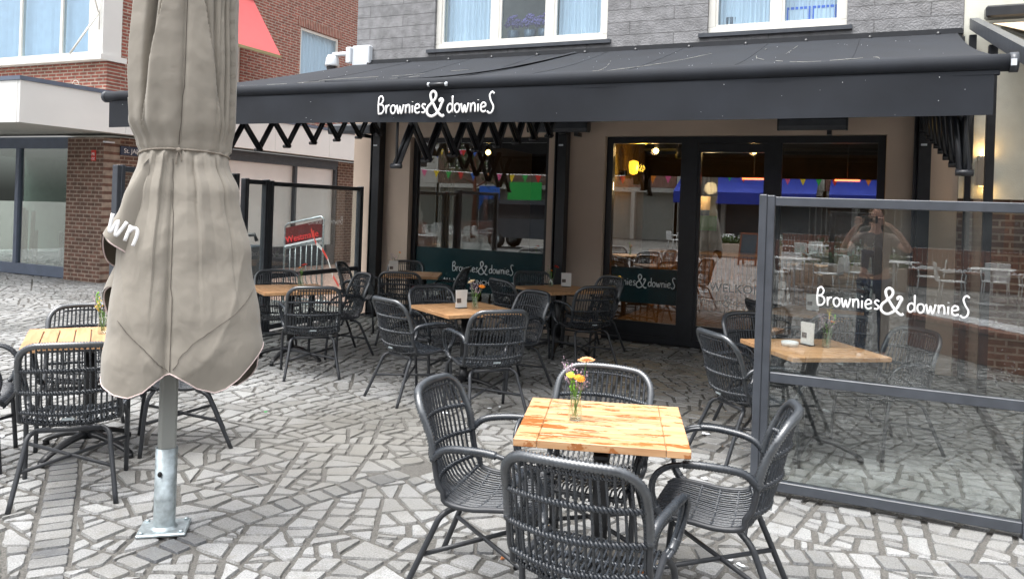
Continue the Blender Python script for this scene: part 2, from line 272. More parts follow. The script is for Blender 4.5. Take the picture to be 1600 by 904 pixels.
# ------------------------------------------------------------------ mesh helper
class MB:
    def __init__(s): s.v = []; s.f = []; s.sm = []
    def add(s, vs, fs, smooth=False, T=None):
        o = len(s.v)
        s.v += [tuple(T @ Vector(p)) if T else tuple(p) for p in vs]
        s.f += [tuple(i+o for i in f) for f in fs]; s.sm += [smooth]*len(fs)
        return s
    def box(s, x0, y0, z0, x1, y1, z1, T=None, ch=0):
        if ch:
            # chamfered box (all edges)
            c = min(ch, (x1-x0)/2.2, (y1-y0)/2.2, (z1-z0)/2.2)
            vs = []; idx = {}
            for a, (xa, xs) in enumerate(((x0, 1), (x1, -1))):
                for b, (ya, ys) in enumerate(((y0, 1), (y1, -1))):
                    for d, (za, zs) in enumerate(((z0, 1), (z1, -1))):
                        idx[a, b, d] = len(vs)
                        vs += [(xa, ya+ys*c, za+zs*c), (xa+xs*c, ya, za+zs*c), (xa+xs*c, ya+ys*c, za)]
            fs = []
            def q(l): fs.append(tuple(l))
            I = idx
            q([I[0,0,0], I[0,0,1], I[0,1,1], I[0,1,0]]); q([I[1,0,0], I[1,1,0], I[1,1,1], I[1,0,1]])
            q([I[0,0,0]+1, I[1,0,0]+1, I[1,0,1]+1, I[0,0,1]+1]); q([I[0,1,0]+1, I[0,1,1]+1, I[1,1,1]+1, I[1,1,0]+1])
            q([I[0,0,0]+2, I[0,1,0]+2, I[1,1,0]+2, I[1,0,0]+2]); q([I[0,0,1]+2, I[1,0,1]+2, I[1,1,1]+2, I[0,1,1]+2])
            for k, l, m_, n_ in (((0,),0,0,0),): pass
            for b in (0, 1):
                for d in (0, 1): q([I[0,b,d]+1, I[1,b,d]+1, I[1,b,d]+2, I[0,b,d]+2])
            for a in (0, 1):
                for d in (0, 1): q([I[a,0,d], I[a,1,d], I[a,1,d]+2, I[a,0,d]+2])
            for a in (0, 1):
                for b in (0, 1): q([I[a,b,0], I[a,b,1], I[a,b,1]+1, I[a,b,0]+1])
            for key in I: q([I[key], I[key]+1, I[key]+2])
            return s.add(vs, fs, False, T)
        vs = [(x, y, z) for x in (x0, x1) for y in (y0, y1) for z in (z0, z1)]
        fs = [(0,1,3,2),(4,6,7,5),(0,4,5,1),(2,3,7,6),(0,2,6,4),(1,5,7,3)]
        return s.add(vs, fs, False, T)
    def tube(s, pts, r, n=8, closed=False, T=None, flat=None, cap=True, nrm=None):
        pts = [Vector(p) for p in pts]; m = len(pts)
        rr = r if isinstance(r, (list, tuple)) else [r]*m
        up = None; vs = []; fs = []
        for i in range(m):
            a = pts[(i-1) % m] if (closed or i > 0) else pts[0]; b = pts[(i+1) % m] if (closed or i < m-1) else pts[-1]
            t = (b-a)
            if t.length < 1e-9: t = Vector((0, 0, 1))
            t.normalize()
            if nrm is not None: u = Vector(nrm); u = (u-t*u.dot(t))
            elif up is None:
                u = Vector((0, 0, 1)) if abs(t.z) < .9 else Vector((0, 1, 0)); u = u-t*u.dot(t)
            else: u = up-t*up.dot(t)
            if u.length < 1e-6: u = t.orthogonal()
            u.normalize(); up = u; w = t.cross(u)
            k = flat if flat else 1
            for j in range(n):
                an = 2*pi*j/n
                vs.append(tuple(pts[i]+(u*cos(an)*k+w*sin(an))*rr[i]))
        for i in range(m if closed else m-1):
            i2 = (i+1) % m
            for j in range(n): fs.append((i*n+j, i*n+(j+1) % n, i2*n+(j+1) % n, i2*n+j))
        if cap and not closed: fs += [tuple(range(n-1, -1, -1)), tuple((m-1)*n+j for j in range(n))]
        return s.add(vs, fs, True, T)
    def cyl(s, p0, p1, r, n=16, r2=None, T=None): return s.tube([p0, p1], [r, r if r2 is None else r2], n, T=T)
    def lathe(s, prof, n=20, c=(0, 0, 0), T=None):
        vs = []; fs = []
        for (r, z) in prof:
            for j in range(n): vs.append((c[0]+r*cos(2*pi*j/n), c[1]+r*sin(2*pi*j/n), c[2]+z))
        for i in range(len(prof)-1):
            for j in range(n): fs.append((i*n+j, i*n+(j+1) % n, (i+1)*n+(j+1) % n, (i+1)*n+j))
        return s.add(vs, fs, True, T)
    def prism(s, poly, dvec, T=None):
        n = len(poly); d = Vector(dvec)
        vs = [tuple(Vector(p)) for p in poly]+[tuple(Vector(p)+d) for p in poly]
        fs = [tuple(range(n-1, -1, -1)), tuple(range(n, 2*n))]+[(i, (i+1) % n, n+(i+1) % n, n+i) for i in range(n)]
        return s.add(vs, fs, False, T)
    def grid(s, P, smooth=True, T=None, closed=False):
        m = len(P); n = len(P[0]); vs = [tuple(p) for r in P for p in r]; fs = []
        for i in range(m-1):
            for j in range(n if closed else n-1): fs.append((i*n+j, i*n+(j+1) % n, (i+1)*n+(j+1) % n, (i+1)*n+j))
        return s.add(vs, fs, smooth, T)
    def ball(s, c, r, n=10, m=6, sc=(1, 1, 1), T=None):
        vs = []; fs = []
        for i in range(m+1):
            th = pi*i/m
            for j in range(n):
                a = 2*pi*j/n; vs.append((c[0]+r*sc[0]*sin(th)*cos(a), c[1]+r*sc[1]*sin(th)*sin(a), c[2]+r*sc[2]*cos(th)))
        for i in range(m):
            for j in range(n): fs.append((i*n+j, i*n+(j+1) % n, (i+1)*n+(j+1) % n, (i+1)*n+j))
        return s.add(vs, fs, True, T)
    def build(s, name, m, parent=None, loc=None):
        me = bpy.data.meshes.new(name); me.from_pydata(s.v, [], s.f); me.materials.append(M[m] if isinstance(m, str) else m)
        me.polygons.foreach_set('use_smooth', s.sm); me.update()
        o = bpy.data.objects.new(name, me); COL.objects.link(o)
        if parent: o.parent = parent
        if loc: o.location = loc
        return o
def recalc(o):
    import bmesh
    b = bmesh.new(); b.from_mesh(o.data); bmesh.ops.remove_doubles(b, verts=b.verts, dist=1e-5); bmesh.ops.recalc_face_normals(b, faces=b.faces); b.to_mesh(o.data); b.free()
def tag(o, label=None, cat=None, group=None, kind=None):
    if label: o['label'] = label
    if cat: o['category'] = cat
    if group: o['group'] = group
    if kind: o['kind'] = kind
    return o
def empty(name, loc=(0, 0, 0), rz=0, label=None, cat=None, group=None):
    o = bpy.data.objects.new(name, None); COL.objects.link(o); o.location = loc; o.rotation_euler = (0, 0, rz); o.empty_display_size = .1
    return tag(o, label, cat, group)
def children(o): return [c for c in COL.objects if c.parent == o]
def copy_tree(o, parent=None):
    c = o.copy(); COL.objects.link(c)
    if parent: c.parent = parent
    for ch in children(o): copy_tree(ch, c)
    return c
def catmull(P, k=8, closed=False):
    P = [Vector(p) for p in P]; n = len(P); out = []
    for i in range(n if closed else n-1):
        p1, p2 = P[i], P[(i+1) % n]
        p0 = P[(i-1) % n] if (closed or i > 0) else p1*2-p2
        p3 = P[(i+2) % n] if (closed or i < n-2) else p2*2-p1
        for j in range(k):
            t = j/k
            out.append(.5*((2*p1)+(p2-p0)*t+(2*p0-5*p1+4*p2-p3)*t*t+(3*p1-p0-3*p2+p3)*t**3))
    if not closed: out.append(P[-1])
    return out
# hand lettering drawn as strokes
GL = {'B': (.50, [[(.03, .0), (.0, .5), (.04, .98)], [(.0, .93), (.2, 1.05), (.34, .85), (.24, .62), (.06, .55), (.3, .5), (.40, .26), (.26, .03), (.01, .0)]]),
 'r': (.34, [[(.05, .5), (.07, 0)], [(.07, .28), (.15, .45), (.28, .5)]]),
 'o': (.45, [[(.2, .5), (.06, .4), (.04, .18), (.14, .01), (.28, .04), (.36, .22), (.32, .42), (.2, .5)]]),
 'w': (.56, [[(.0, .5), (.09, .06), (.15, .04), (.22, .4), (.3, .04), (.36, .06), (.47, .52)]]),
 'n': (.44, [[(.05, .5), (.06, 0)], [(.06, .28), (.16, .47), (.28, .47), (.33, .28), (.33, 0)]]),
 'i': (.2, [[(.07, .45), (.08, 0)], [(.07, .66), (.075, .69)]]),
 'e': (.44, [[(.06, .25), (.22, .28), (.34, .34), (.30, .48), (.16, .51), (.05, .34), (.07, .1), (.2, .0), (.37, .08)]]),
 's': (.40, [[(.31, .46), (.18, .52), (.09, .41), (.16, .29), (.28, .18), (.22, .03), (.05, .04)]]),
 'd': (.48, [[(.37, .95), (.38, 0)], [(.37, .38), (.22, .5), (.07, .36), (.06, .12), (.18, .0), (.37, .16)]]),
 'S': (.55, [[(.42, 1.0), (.28, 1.1), (.14, .92), (.22, .6), (.38, .3), (.32, .02), (.14, -.08), (.0, .04)]]),
 '&': (1.22, [[(.88, .62), (.86, .74), (.97, .80), (1.06, .68), (.98, .5), (.85, .2), (.62, -.08), (.32, -.2), (.06, -.04), (.06, .28), (.32, .56), (.56, .82), (.60, 1.08), (.44, 1.24), (.26, 1.12), (.28, .82), (.52, .38), (.78, .0), (1.04, -.2), (1.16, -.12)]]),
 ' ': (.3, [])}
def lettering(mb, text, org, right, up, h, wt=.045, thick=.3):
    org = Vector(org); right = Vector(right).normalized(); up = Vector(up).normalized(); nr = right.cross(up); x = 0
    for ch in text:
        w, st = GL[ch]
        for s_ in st:
            pts = catmull([(a, b, 0) for a, b in s_], 5)
            mb.tube([org+right*((x+p.x)*h)+up*(p.y*h) for p in pts], wt*h*(1.5 if ch == '&' else 1), 6, nrm=nr, flat=thick)
        x += w
    return x*h
def textw(text): return sum(GL[c][0] for c in text)
def font_text(name, s, m, parent, org, right, up, size, extr=.002, space=1):
    cu = bpy.data.curves.new(name, 'FONT'); cu.body = s; cu.size = size; cu.extrude = extr; cu.space_character = space
    t = bpy.data.objects.new(name, cu); COL.objects.link(t)
    dg = bpy.context.evaluated_depsgraph_get(); me = bpy.data.meshes.new_from_object(t.evaluated_get(dg))
    bpy.data.objects.remove(t); me.materials.clear(); me.materials.append(M[m])
    r = Vector(right).normalized(); u = Vector(up).normalized(); n_ = r.cross(u); org = Vector(org)
    T = Matrix(((r.x, u.x, n_.x, org.x), (r.y, u.y, n_.y, org.y), (r.z, u.z, n_.z, org.z), (0, 0, 0, 1))); me.transform(T)
    o = bpy.data.objects.new(name, me); COL.objects.link(o); o.parent = parent; return o

# ------------------------------------------------------------------ ground
g = MB(); g.add([(-120, -120, -.012), (120, -120, -.012), (120, 120, -.012), (-120, 120, -.012)], [(0, 1, 2, 3)])
tag(g.build('ground', 'joint_grit'), kind='structure')
def circ(c, r, a0, a1, n=40): return [(c[0]+r*cos(radians(a0+(a1-a0)*i/n)), c[1]+r*sin(radians(a0+(a1-a0)*i/n))) for i in range(n+1)]
BANDS = [[(-12, 11), (-8.4, 7.4), (-6.2, 5.1), (-4.83, 3.6), (-4.31, 3.17), (-3.68, 2.67), (-3.2, 2.28), (-1.2, .6)],
         [(-3.3, 0), (-3.1, 1.6), (-3.02, 2.47), (-2.97, 2.92), (-2.93, 3.24), (-2.8, 3.65), (-2.55, 4.3)],
         [(-1.9, 3.4), (-.82, 3.9), (-.28, 4.15), (.18, 4.32), (.74, 4.5), (4, 5.8)]]
BANDS = [[(p.x, p.y) for p in catmull([(a, b, 0) for a, b in B], 6)] for B in BANDS]
def band_near(x, y):
    best = (9, None)
    for B in BANDS:
        for i in range(len(B)-1):
            ax, ay = B[i]; bx, by = B[i+1]; dx, dy = bx-ax, by-ay; l2 = dx*dx+dy*dy
            t = max(0, min(1, ((x-ax)*dx+(y-ay)*dy)/l2)); px, py = ax+t*dx, ay+t*dy
            d = math.hypot(x-px, y-py)
            if (i == 0 and t <= 0) or (i == len(B)-2 and t >= 1): d = max(d, .4)
            if d < best[0]: best = (d, (px, py, dx/sqrt(l2), dy/sqrt(l2)))
    return best
def clip(poly, nx, ny, c):
    out = []; n = len(poly)
    for i in range(n):
        a = poly[i]; b = poly[(i+1) % n]; da = a[0]*nx+a[1]*ny-c; db = b[0]*nx+b[1]*ny-c
        if da >= 0: out.append(a)
        if (da >= 0) != (db >= 0):
            t = da/(da-db); out.append((a[0]+(b[0]-a[0])*t, a[1]+(b[1]-a[1])*t))
    return out
def area(p): return .5*sum(p[i][0]*p[(i+1) % len(p)][1]-p[(i+1) % len(p)][0]*p[i][1] for i in range(len(p)))
def inset(poly, d):
    out = poly
    for i in range(len(poly)):
        a = poly[i]; b = poly[(i+1) % len(poly)]; dx, dy = b[0]-a[0], b[1]-a[1]; l = math.hypot(dx, dy)
        if l < 1e-6: continue
        nx, ny = -dy/l, dx/l; out = clip(out, nx, ny, a[0]*nx+a[1]*ny+d)
        if len(out) < 3: return []
    return out
def cen(p): return sum(q[0] for q in p)/len(p), sum(q[1] for q in p)/len(p)
def worst(p):
    w = -1
    for i in range(len(p)):
        a, b, c = p[i-1], p[i], p[(i+1) % len(p)]; ux, uy, vx, vy = a[0]-b[0], a[1]-b[1], c[0]-b[0], c[1]-b[1]; l = math.hypot(ux, uy)*math.hypot(vx, vy)
        w = max(w, (ux*vx+uy*vy)/l if l > 1e-9 else 1)
    return w
def pave(x0, y0, x1, y1, amin, amax):
    rnd = random.Random(3); st = [[(x0, y0), (x1, y0), (x1, y1), (x0, y1)]]; res = []
    while st:
        p = st.pop(); A = area(p)
        if A < rnd.uniform(amin, amax): res.append(p); continue
        c = cen(p)
        sxx = sum((q[0]-c[0])**2 for q in p); syy = sum((q[1]-c[1])**2 for q in p); sxy = sum((q[0]-c[0])*(q[1]-c[1]) for q in p)
        a0 = .5*atan2(2*sxy, sxx-syy)+pi/2; best = None
        for tr in range(5):
            an = a0+(rnd.uniform(-1.5, 1.5) if A > .25 else rnd.uniform(-.65, .65)); nx, ny = -sin(an), cos(an); nx, ny = ny, -nx; nx, ny = -sin(an), cos(an)
            cc = c[0]*nx+c[1]*ny+rnd.uniform(-.10, .10)*sqrt(A)
            a = clip(p, nx, ny, cc); b = clip(p, -nx, -ny, -cc)
            if len(a) < 3 or len(b) < 3: continue
            w = max(worst(a), worst(b))+rnd.uniform(0, .28)
            if best is None or w < best[0]: best = (w, a, b)
        if best: st += [best[1], best[2]]
        else: res.append(p)
    return res
stv = []; stf = []; tones = []
def add_stone(p, tone, rnd, gap=.010):
    q = inset(p, gap*rnd.uniform(.75, 1.7))
    if len(q) < 3 or area(q) < .0006: return
    # chip the corners
    r = []
    n = len(q)
    for i in range(n):
        a, b, c = q[i-1], q[i], q[(i+1) % n]
        for o in (a, c):
            l = math.hypot(o[0]-b[0], o[1]-b[1])
            if l < 1e-5: continue
            t = min(.15, .013/l)*rnd.uniform(.4, 1.3)
            r.append((b[0]+(o[0]-b[0])*t, b[1]+(o[1]-b[1])*t))
    if len(r) < 3: return
    r2 = []
    for i in range(len(r)):
        a, b = r[i], r[(i+1) % len(r)]; l = math.hypot(b[0]-a[0], b[1]-a[1]); r2.append(a); m_ = int(l/.035)
        for k in range(1, m_): 
            w = rnd.uniform(-.0022, .0022); r2.append((a[0]+(b[0]-a[0])*k/m_-(b[1]-a[1])/l*w, a[1]+(b[1]-a[1])*k/m_+(b[0]-a[0])/l*w))
    r = r2
    c = cen(r); z = rnd.uniform(-.002, .002); tx, ty = rnd.uniform(-.02, .02), rnd.uniform(-.02, .02)
    o = len(stv); m = len(r)
    for (x, y) in r: stv.append((x, y, -.011))
    for (x, y) in r:
        l = math.hypot(x-c[0], y-c[1]); k = max(.5, 1-.005/max(l, .01)); X, Y = c[0]+(x-c[0])*k, c[1]+(y-c[1])*k
        stv.append((X, Y, z+(X-c[0])*tx+(Y-c[1])*ty))
    stf.append(tuple(o+m+i for i in range(m))); tones.append(tone)
    for i in range(m): stf.append((o+i, o+(i+1) % m, o+m+(i+1) % m, o+m+i)); tones.append(max(0, tone-.12))
rnd = random.Random(11)
BW = .085
for p in pave(-22, -12, 6, 20, .013, .042):
    c = cen(p); dist = math.hypot(c[0], c[1])
    if c[1] > 9.9 and -7.2 < c[0]: continue
    if c[1] > 10.3: continue
    d, bi = band_near(*c)
    if d < .35:
        px, py, dx, dy = bi; nx, ny = -dy, dx
        if (c[0]-px)*nx+(c[1]-py)*ny < 0: nx, ny = -nx, -ny
        p = clip(p, nx, ny, px*nx+py*ny+BW)
        if len(p) < 3 or area(p) < .001: continue
    add_stone(p, rnd.choice((.55, .62, .68, .74, .8, .86, .66, .7, .5, .9))+rnd.uniform(-.06, .06), rnd, .0102)
for B in BANDS:
    # rows of small dark setts, one row wide
    acc = 0; i = 0; P = [Vector(b) for b in B]; L_ = [0]
    for k in range(1, len(P)): L_.append(L_[-1]+(P[k]-P[k-1]).length)
    def at(s_):
        for k in range(1, len(P)):
            if L_[k] >= s_: t = (s_-L_[k-1])/(L_[k]-L_[k-1]); return P[k-1].lerp(P[k], t), (P[k]-P[k-1]).normalized()
        return P[-1], (P[-1]-P[-2]).normalized()
    s_ = 0
    while s_ < L_[-1]-.2:
        w = rnd.uniform(.09, .13); a, ta = at(s_); b, tb = at(s_+w); na = Vector((-ta.y, ta.x))*BW; nb = Vector((-tb.y, tb.x))*BW
        q = [a-na, b-nb, b+nb, a+na]; q = [(v.x, v.y) for v in q]
        tone = .33+rnd.uniform(-.08, .08) if rnd.random() < .45 else rnd.uniform(.42, .75)
        add_stone(q, max(0.02, tone), rnd, .006); s_ += w
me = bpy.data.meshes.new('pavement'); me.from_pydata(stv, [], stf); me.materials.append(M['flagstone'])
at_ = me.attributes.new('tone', 'FLOAT', 'FACE'); at_.data.foreach_set('value', tones); me.update()
pv = bpy.data.objects.new('pavement', me); COL.objects.link(pv); tag(pv, kind='structure')
s = MB(); s.add([(-13, 10.3, -.004), (-7.13, 10.3, -.004), (-7.13, 40, -.004), (-13, 40, -.004)], [(0, 1, 2, 3)])
tag(s.build('side_street', 'street_brick'), kind='structure')

# ------------------------------------------------------------------ cafe building
S = .8874; YF = 9.85
def WX(x): return x*S
def WZ(z): return H+(z-H)*S
XL, XR = WX(-8.04), WX(.96)
caf = empty('cafe_building', ((XL+XR)/2, YF, 0), 0, 'café building with beige plaster ground floor and grey clad upper storey', 'building')
def part(mb, name, m, root, lab=None):
    o = mb.build(name, m); o.parent = root; o.matrix_parent_inverse = Matrix.Translation(-Vector(root.location)); 
    if root.rotation_euler.z: o.matrix_parent_inverse = (Matrix.Translation(root.location) @ Matrix.Rotation(root.rotation_euler.z, 4, 'Z')).inverted()
    if lab: o['label'] = lab
    return o
def sub(mb, name, m, p, lab=None):
    o = mb.build(name, m); o.parent = p; return tag(o, lab)
w1x0, w1x1, w1z0, w1z1 = WX(-6.92), WX(-4.45), .12, WZ(2.78)
dx0, dx1, dz1 = WX(-3.56), WX(.2), WZ(2.78)
ZC = WZ(4.04)
b = MB(); YB = YF+.3
b.box(XL, YF, 0, w1x0, YB, ZC).box(w1x0, YF, 0, w1x1, YB, w1z0).box(w1x0, YF, w1z1, w1x1, YB, ZC).box(w1x1, YF, 0, dx0, YB, ZC).box(dx0, YF, dz1, dx1, YB, ZC).box(dx1, YF, 0, XR+.042, YB, ZC)
b.box(XL, YB, 0, XL+.25, YB+7, ZC)
part(b, 'plaster_wall', 'plaster', caf)
# upper cladding with two windows
u1 = (WX(-6.52), WX(-3.58)); u2 = (WX(-2.12), WX(-.32)); uz0 = WZ(4.2); uz1 = uz0+1.55; ZT = 7.2; YC = YF-.03
b = MB()
b.box(XL, YC, ZC+.003, u1[0], YB, ZT).box(u1[0], YC, ZC+.003, u1[1], YB, uz0).box(u1[0], YC, uz1, u1[1], YB, ZT).box(u1[1], YC, ZC+.003, u2[0], YB, ZT)
b.box(u2[0], YC, ZC+.003, u2[1], YB, uz0).box(u2[0], YC, uz1, u2[1], YB, ZT).box(u2[1], YC, ZC+.003, XR+.04, YB, ZT)
part(b, 'cladding', 'cladding', caf)
b = MB(); b.box(XL-.02, YC-.06, ZC-.03, XR+.04, YC+.02, ZC+.002); part(b, 'ledge', 'black_metal', caf)
b = MB(); b.box(XL, YB+.01, ZT-.2, XR, YB+8, ZT); part(b, 'roof', 'black_metal', caf)
def upper_window(x0, x1, muls):
    f = MB(); y0, y1 = YC+.05, YC+.15; z0, z1 = uz0, uz1; w = .085
    f.box(x0, y0, z0, x1, y1, z0+w, ch=.006).box(x0, y0, z1-w, x1, y1, z1, ch=.006).box(x0, y0, z0+w, x0+w, y1, z1-w, ch=.006).box(x1-w, y0, z0+w, x1, y1, z1-w, ch=.006)
    for m_ in muls: f.box(m_-.055, y0+.01, z0+w, m_+.055, y1-.01, z1-w, ch=.006)
    fo = part(f, 'window', 'white_frame', caf)
    ed = [x0+w]+sorted(muls)+[x1-w]
    for i in range(len(ed)-1):
        a = ed[i]+(.055 if i else 0); c = ed[i+1]-(.055 if i < len(ed)-2 else 0); k = .03
        s_ = MB(); s_.box(a, y0+.02, z0+w, c, y1-.03, z0+w+k).box(a, y0+.02, z0+w+k, a+k, y1-.03, z1-w).box(c-k, y0+.02, z0+w+k, c, y1-.03, z1-w)
        so_ = s_.build('sash', 'white_frame'); so_.parent = fo
        gl = MB(); gl.box(a+k, y0+.05, z0+w+k, c-k, y0+.058, z1-w); g_ = gl.build('pane', 'upper_glass'); g_.parent = fo
        cu = []; n = 90
        for zz in (z0+.02, z1):
            cu.append([(a+(c-a)*j/n, y1+.08+.018*sin(j*.9+i)+.01*sin(j*2.3), zz) for j in range(n+1)])
        cm = MB(); cm.grid(cu)
        if not (len(muls) == 2 and i == 1): c_ = cm.build('net_curtain', 'curtain'); c_.parent = fo
    si = MB(); si.box(x0-.1, YC-.05, z0-.05, x1+.06, YC+.05, z0-.002); s1 = si.build('window_sill', 'anthracite'); s1.parent = fo
    return fo
upper_window(*u1, [u1[0]+.95, u1[0]+1.78]); upper_window(*u2, [WX(-1.2)])
b = MB(); b.box(XL+.3, YB+1.8, ZC, XR-.3, YB+1.9, ZT-.3); part(b, 'room_wall', 'shop_wall', caf)
b = MB(); b.box(XL+.26, YB+.02, ZC-.2, XR-.1, YB+6.5, ZC-.05); part(b, 'storey_floor', 'room_dark', caf)
# plants and frames on the upstairs sill
def blob_plant(name, x, z, col, label, cat='pot plant', pot=None, R=.13, n=90, grp=None):
    e_ = empty(name, (x, YC+.30, z), 0, label, cat, grp)
    p_ = MB(); rr = random.Random(int(x*100)); p_.lathe([(0, 0), (.07, 0), (.09, .2), (.085, .2), (.0, .18)], 14); p_.build('pot', pot or 'bin_grey', e_)
    f = MB()
    for k in range(n):
        a = rr.uniform(0, 2*pi); t = rr.uniform(-.3, 1); q = Vector((cos(a)*sqrt(max(0, 1-t*t)), sin(a)*.6*sqrt(max(0, 1-t*t)), t))*R*rr.uniform(.6, 1); c = q+Vector((0, 0, .3))
        f.ball(c, .02, 5, 3)
    f.build('foliage', col, e_)
    return e_
mat('violet_flower', (.14, .10, .26), .8, var=.4, vscale=60)
for k, x_ in enumerate((u1[0]+1.12, u1[0]+1.38, u1[0]+1.60)):
    blob_plant('pot_plant', x_, uz0+.06, 'violet_flower', ['left one of three violet heather pots behind the middle upstairs pane', 'middle one of three violet heather pots behind the upstairs pane', 'right one of three violet heather pots behind the middle upstairs pane'][k], grp='heather pots on the upstairs sill')
e_ = empty('picture_frame', (WX(-.95), YC+.22, uz0+.09), 0, 'small framed picture leaning behind the right upstairs window, left of two', 'picture frame', 'picture frames on the upstairs sill')
f = MB(); f.box(-.14, 0, 0, .14, .02, .03).box(-.14, 0, .03, -.11, .02, .19).box(.11, 0, .03, .14, .02, .19).box(-.14, 0, .19, .14, .02, .22); f.build('frame', 'band_blue', e_)
f = MB(); f.box(-.11, .005, .03, .11, .012, .19); f.build('print', 'curtain', e_)
e2 = copy_tree(e_); e2.location.x = WX(-.62); e2['label'] = 'small framed picture behind the right upstairs window, right of two'
blob_plant('pot_plant', WX(-1.85), uz0+.04, 'leaf_green', 'small green pot plant in the left corner of the right upstairs window', R=.09, n=50)

# ground floor glazing
def frame_rect(f, x0, x1, z0, z1, w, y0, y1):
    f.box(x0, y0, z0, x1, y1, z0+w).box(x0, y0, z1-w, x1, y1, z1).box(x0, y0, z0+w, x0+w, y1, z1-w).box(x1-w, y0, z0+w, x1, y1, z1-w)
f = MB(); frame_rect(f, w1x0+.004, w1x1-.004, w1z0+.003, w1z1-.003, .07, YF+.10, YF+.19)
win = part(f, 'shop_window', 'black_metal', caf)
gm = MB(); gm.box(w1x0+.07, YF+.14, w1z0+.07, w1x1-.07, YF+.148, w1z1-.07); o = gm.build('pane', 'facade_glass'); o.parent = win
f = MB(); y0, y1 = YF+.09, YF+.19
frame_rect(f, dx0+.004, dx1-.004, .002, dz1-.003, .085, y0, y1)
m1a, m1b = WX(-2.45), WX(-2.21); m2a, m2b = WX(-1.27), WX(-1.08)
f.box(m1a, y0, .087, m1b, y1, dz1-.088).box(m2a, y0, .087, m2b, y1, dz1-.088)
f.box(dx0+.09, y0+.01, .087, m1a, y1-.01, .26).box(m2b, y0+.01, .087, dx1-.09, y1-.01, .26)
df = part(f, 'door_front', 'black_metal', caf)
f = MB(); f.box(m1b, y0+.015, .09, m2a, y1-.01, .27).box(m1b, y0+.015, dz1-.2, m2a, y1-.01, dz1-.09).box(m1b, y0+.015, .27, m1b+.035, y1-.01, dz1-.2).box(m2a-.035, y0+.015, .27, m2a, y1-.01, dz1-.2)
d_ = f.build('door', 'black_metal'); d_.parent = df
f = MB(); f.tube([(m2a-.05, y0-.05, .95), (m2a-.05, y0-.05, 1.45)], .014, 8).cyl((m2a-.05, y0-.05, 1.0), (m2a-.02, y0+.02, 1.0), .009, 6).cyl((m2a-.05, y0-.05, 1.4), (m2a-.02, y0+.02, 1.4), .009, 6); h_ = f.build('door_handle', 'black_metal'); h_.parent = df
for a, c in ((dx0+.09, m1a), (m1b+.035, m2a-.035), (m2b, dx1-.09)):
    gm = MB(); gm.box(a, YF+.135, .26, c, YF+.143, dz1-.09); o = gm.build('pane', 'facade_glass'); o.parent = df
# dark teal decals and white lettering on the panes
YG = YF+.130
def decal(x0, x1, z0, z1): 
    m_ = MB(); m_.box(x0, YG-.001, z0, x1, YG+.003, z1); o = m_.build('decal', 'decal_teal'); o.parent = caf; o.matrix_parent_inverse = Matrix.Translation(-caf.location); return o
decal(w1x0+.08, w1x1-.08, .45, WZ(.98)); decal(dx0+.10, m1a-.01, .5, WZ(.86))
def logo(mb, xc, zc, width, y, right=(1, 0, 0), nsign=1, thick=.25, wt=.05):
    txt1, txt2 = 'Brownies', 'downieS'
    tot = textw(txt1)+textw('&')*1.0+textw(txt2)+.1
    h = width/tot; r = Vector(right); o = Vector((xc, y, zc))-r*(width/2)
    a = lettering(mb, txt1, o, r, (0, 0, 1), h, wt, thick)
    b_ = lettering(mb, '&', o+r*(a-.02*h)+Vector((0, 0, .0)), r, (0, 0, 1), h, wt, thick)
    lettering(mb, txt2, o+r*(a+b_+.08*h), r, (0, 0, 1), h, wt, thick)
m_ = MB(); logo(m_, (w1x0+w1x1)/2+.1, WZ(.62), .98, YG-.006); o = part(m_, 'lettering', 'white_paint', caf)
m_ = MB(); logo(m_, (dx0+m1a)/2+.02, WZ(.60), .92, YG-.006); o = part(m_, 'lettering', 'white_paint', caf)
m_ = MB(); logo(m_, (m1b+m2a)/2, WZ(.42), .74, YG-.004, wt=.035); o = part(m_, 'lettering', 'white_paint', caf)
t = font_text('lettering', 'WELKOM!', 'white_paint', None, (WX(-2.0), YG-.006, WZ(.60)), (1, 0, 0), (0, 0, 1), .15); t.parent = caf; t.matrix_parent_inverse = Matrix.Translation(-caf.location)
t = font_text('lettering', 'ALL MAN   LUNCH   LEKKERI', 'white_paint', None, (w1x0+.55, YG-.006, WZ(.43)), (1, 0, 0), (0, 0, 1), .09); t.parent = caf; t.matrix_parent_inverse = Matrix.Translation(-caf.location)
# interior room
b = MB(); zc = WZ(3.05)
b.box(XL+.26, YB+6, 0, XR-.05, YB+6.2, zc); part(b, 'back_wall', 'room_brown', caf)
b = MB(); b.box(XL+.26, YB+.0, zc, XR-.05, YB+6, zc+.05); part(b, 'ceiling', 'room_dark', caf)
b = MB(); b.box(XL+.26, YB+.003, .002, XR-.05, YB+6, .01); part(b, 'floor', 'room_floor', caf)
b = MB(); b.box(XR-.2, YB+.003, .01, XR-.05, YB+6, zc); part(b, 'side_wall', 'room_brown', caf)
b = MB(); b.box(-3.6, YB+.4, .01, -3.5, YB+3.0, zc); part(b, 'partition', 'room_brown', caf)
f = MB()
for y_ in (YB+1.1, YB+2.6): f.box(-3.4, y_-.02, zc-.2, XR-.3, y_+.02, zc-.16)
f.tube([(-3.2, YB+1.0, zc-.1), (-1.2, YB+3.6, zc-.12)], .02, 6); part(f, 'lamp_rail', 'lamp_black', caf)
rb = 0
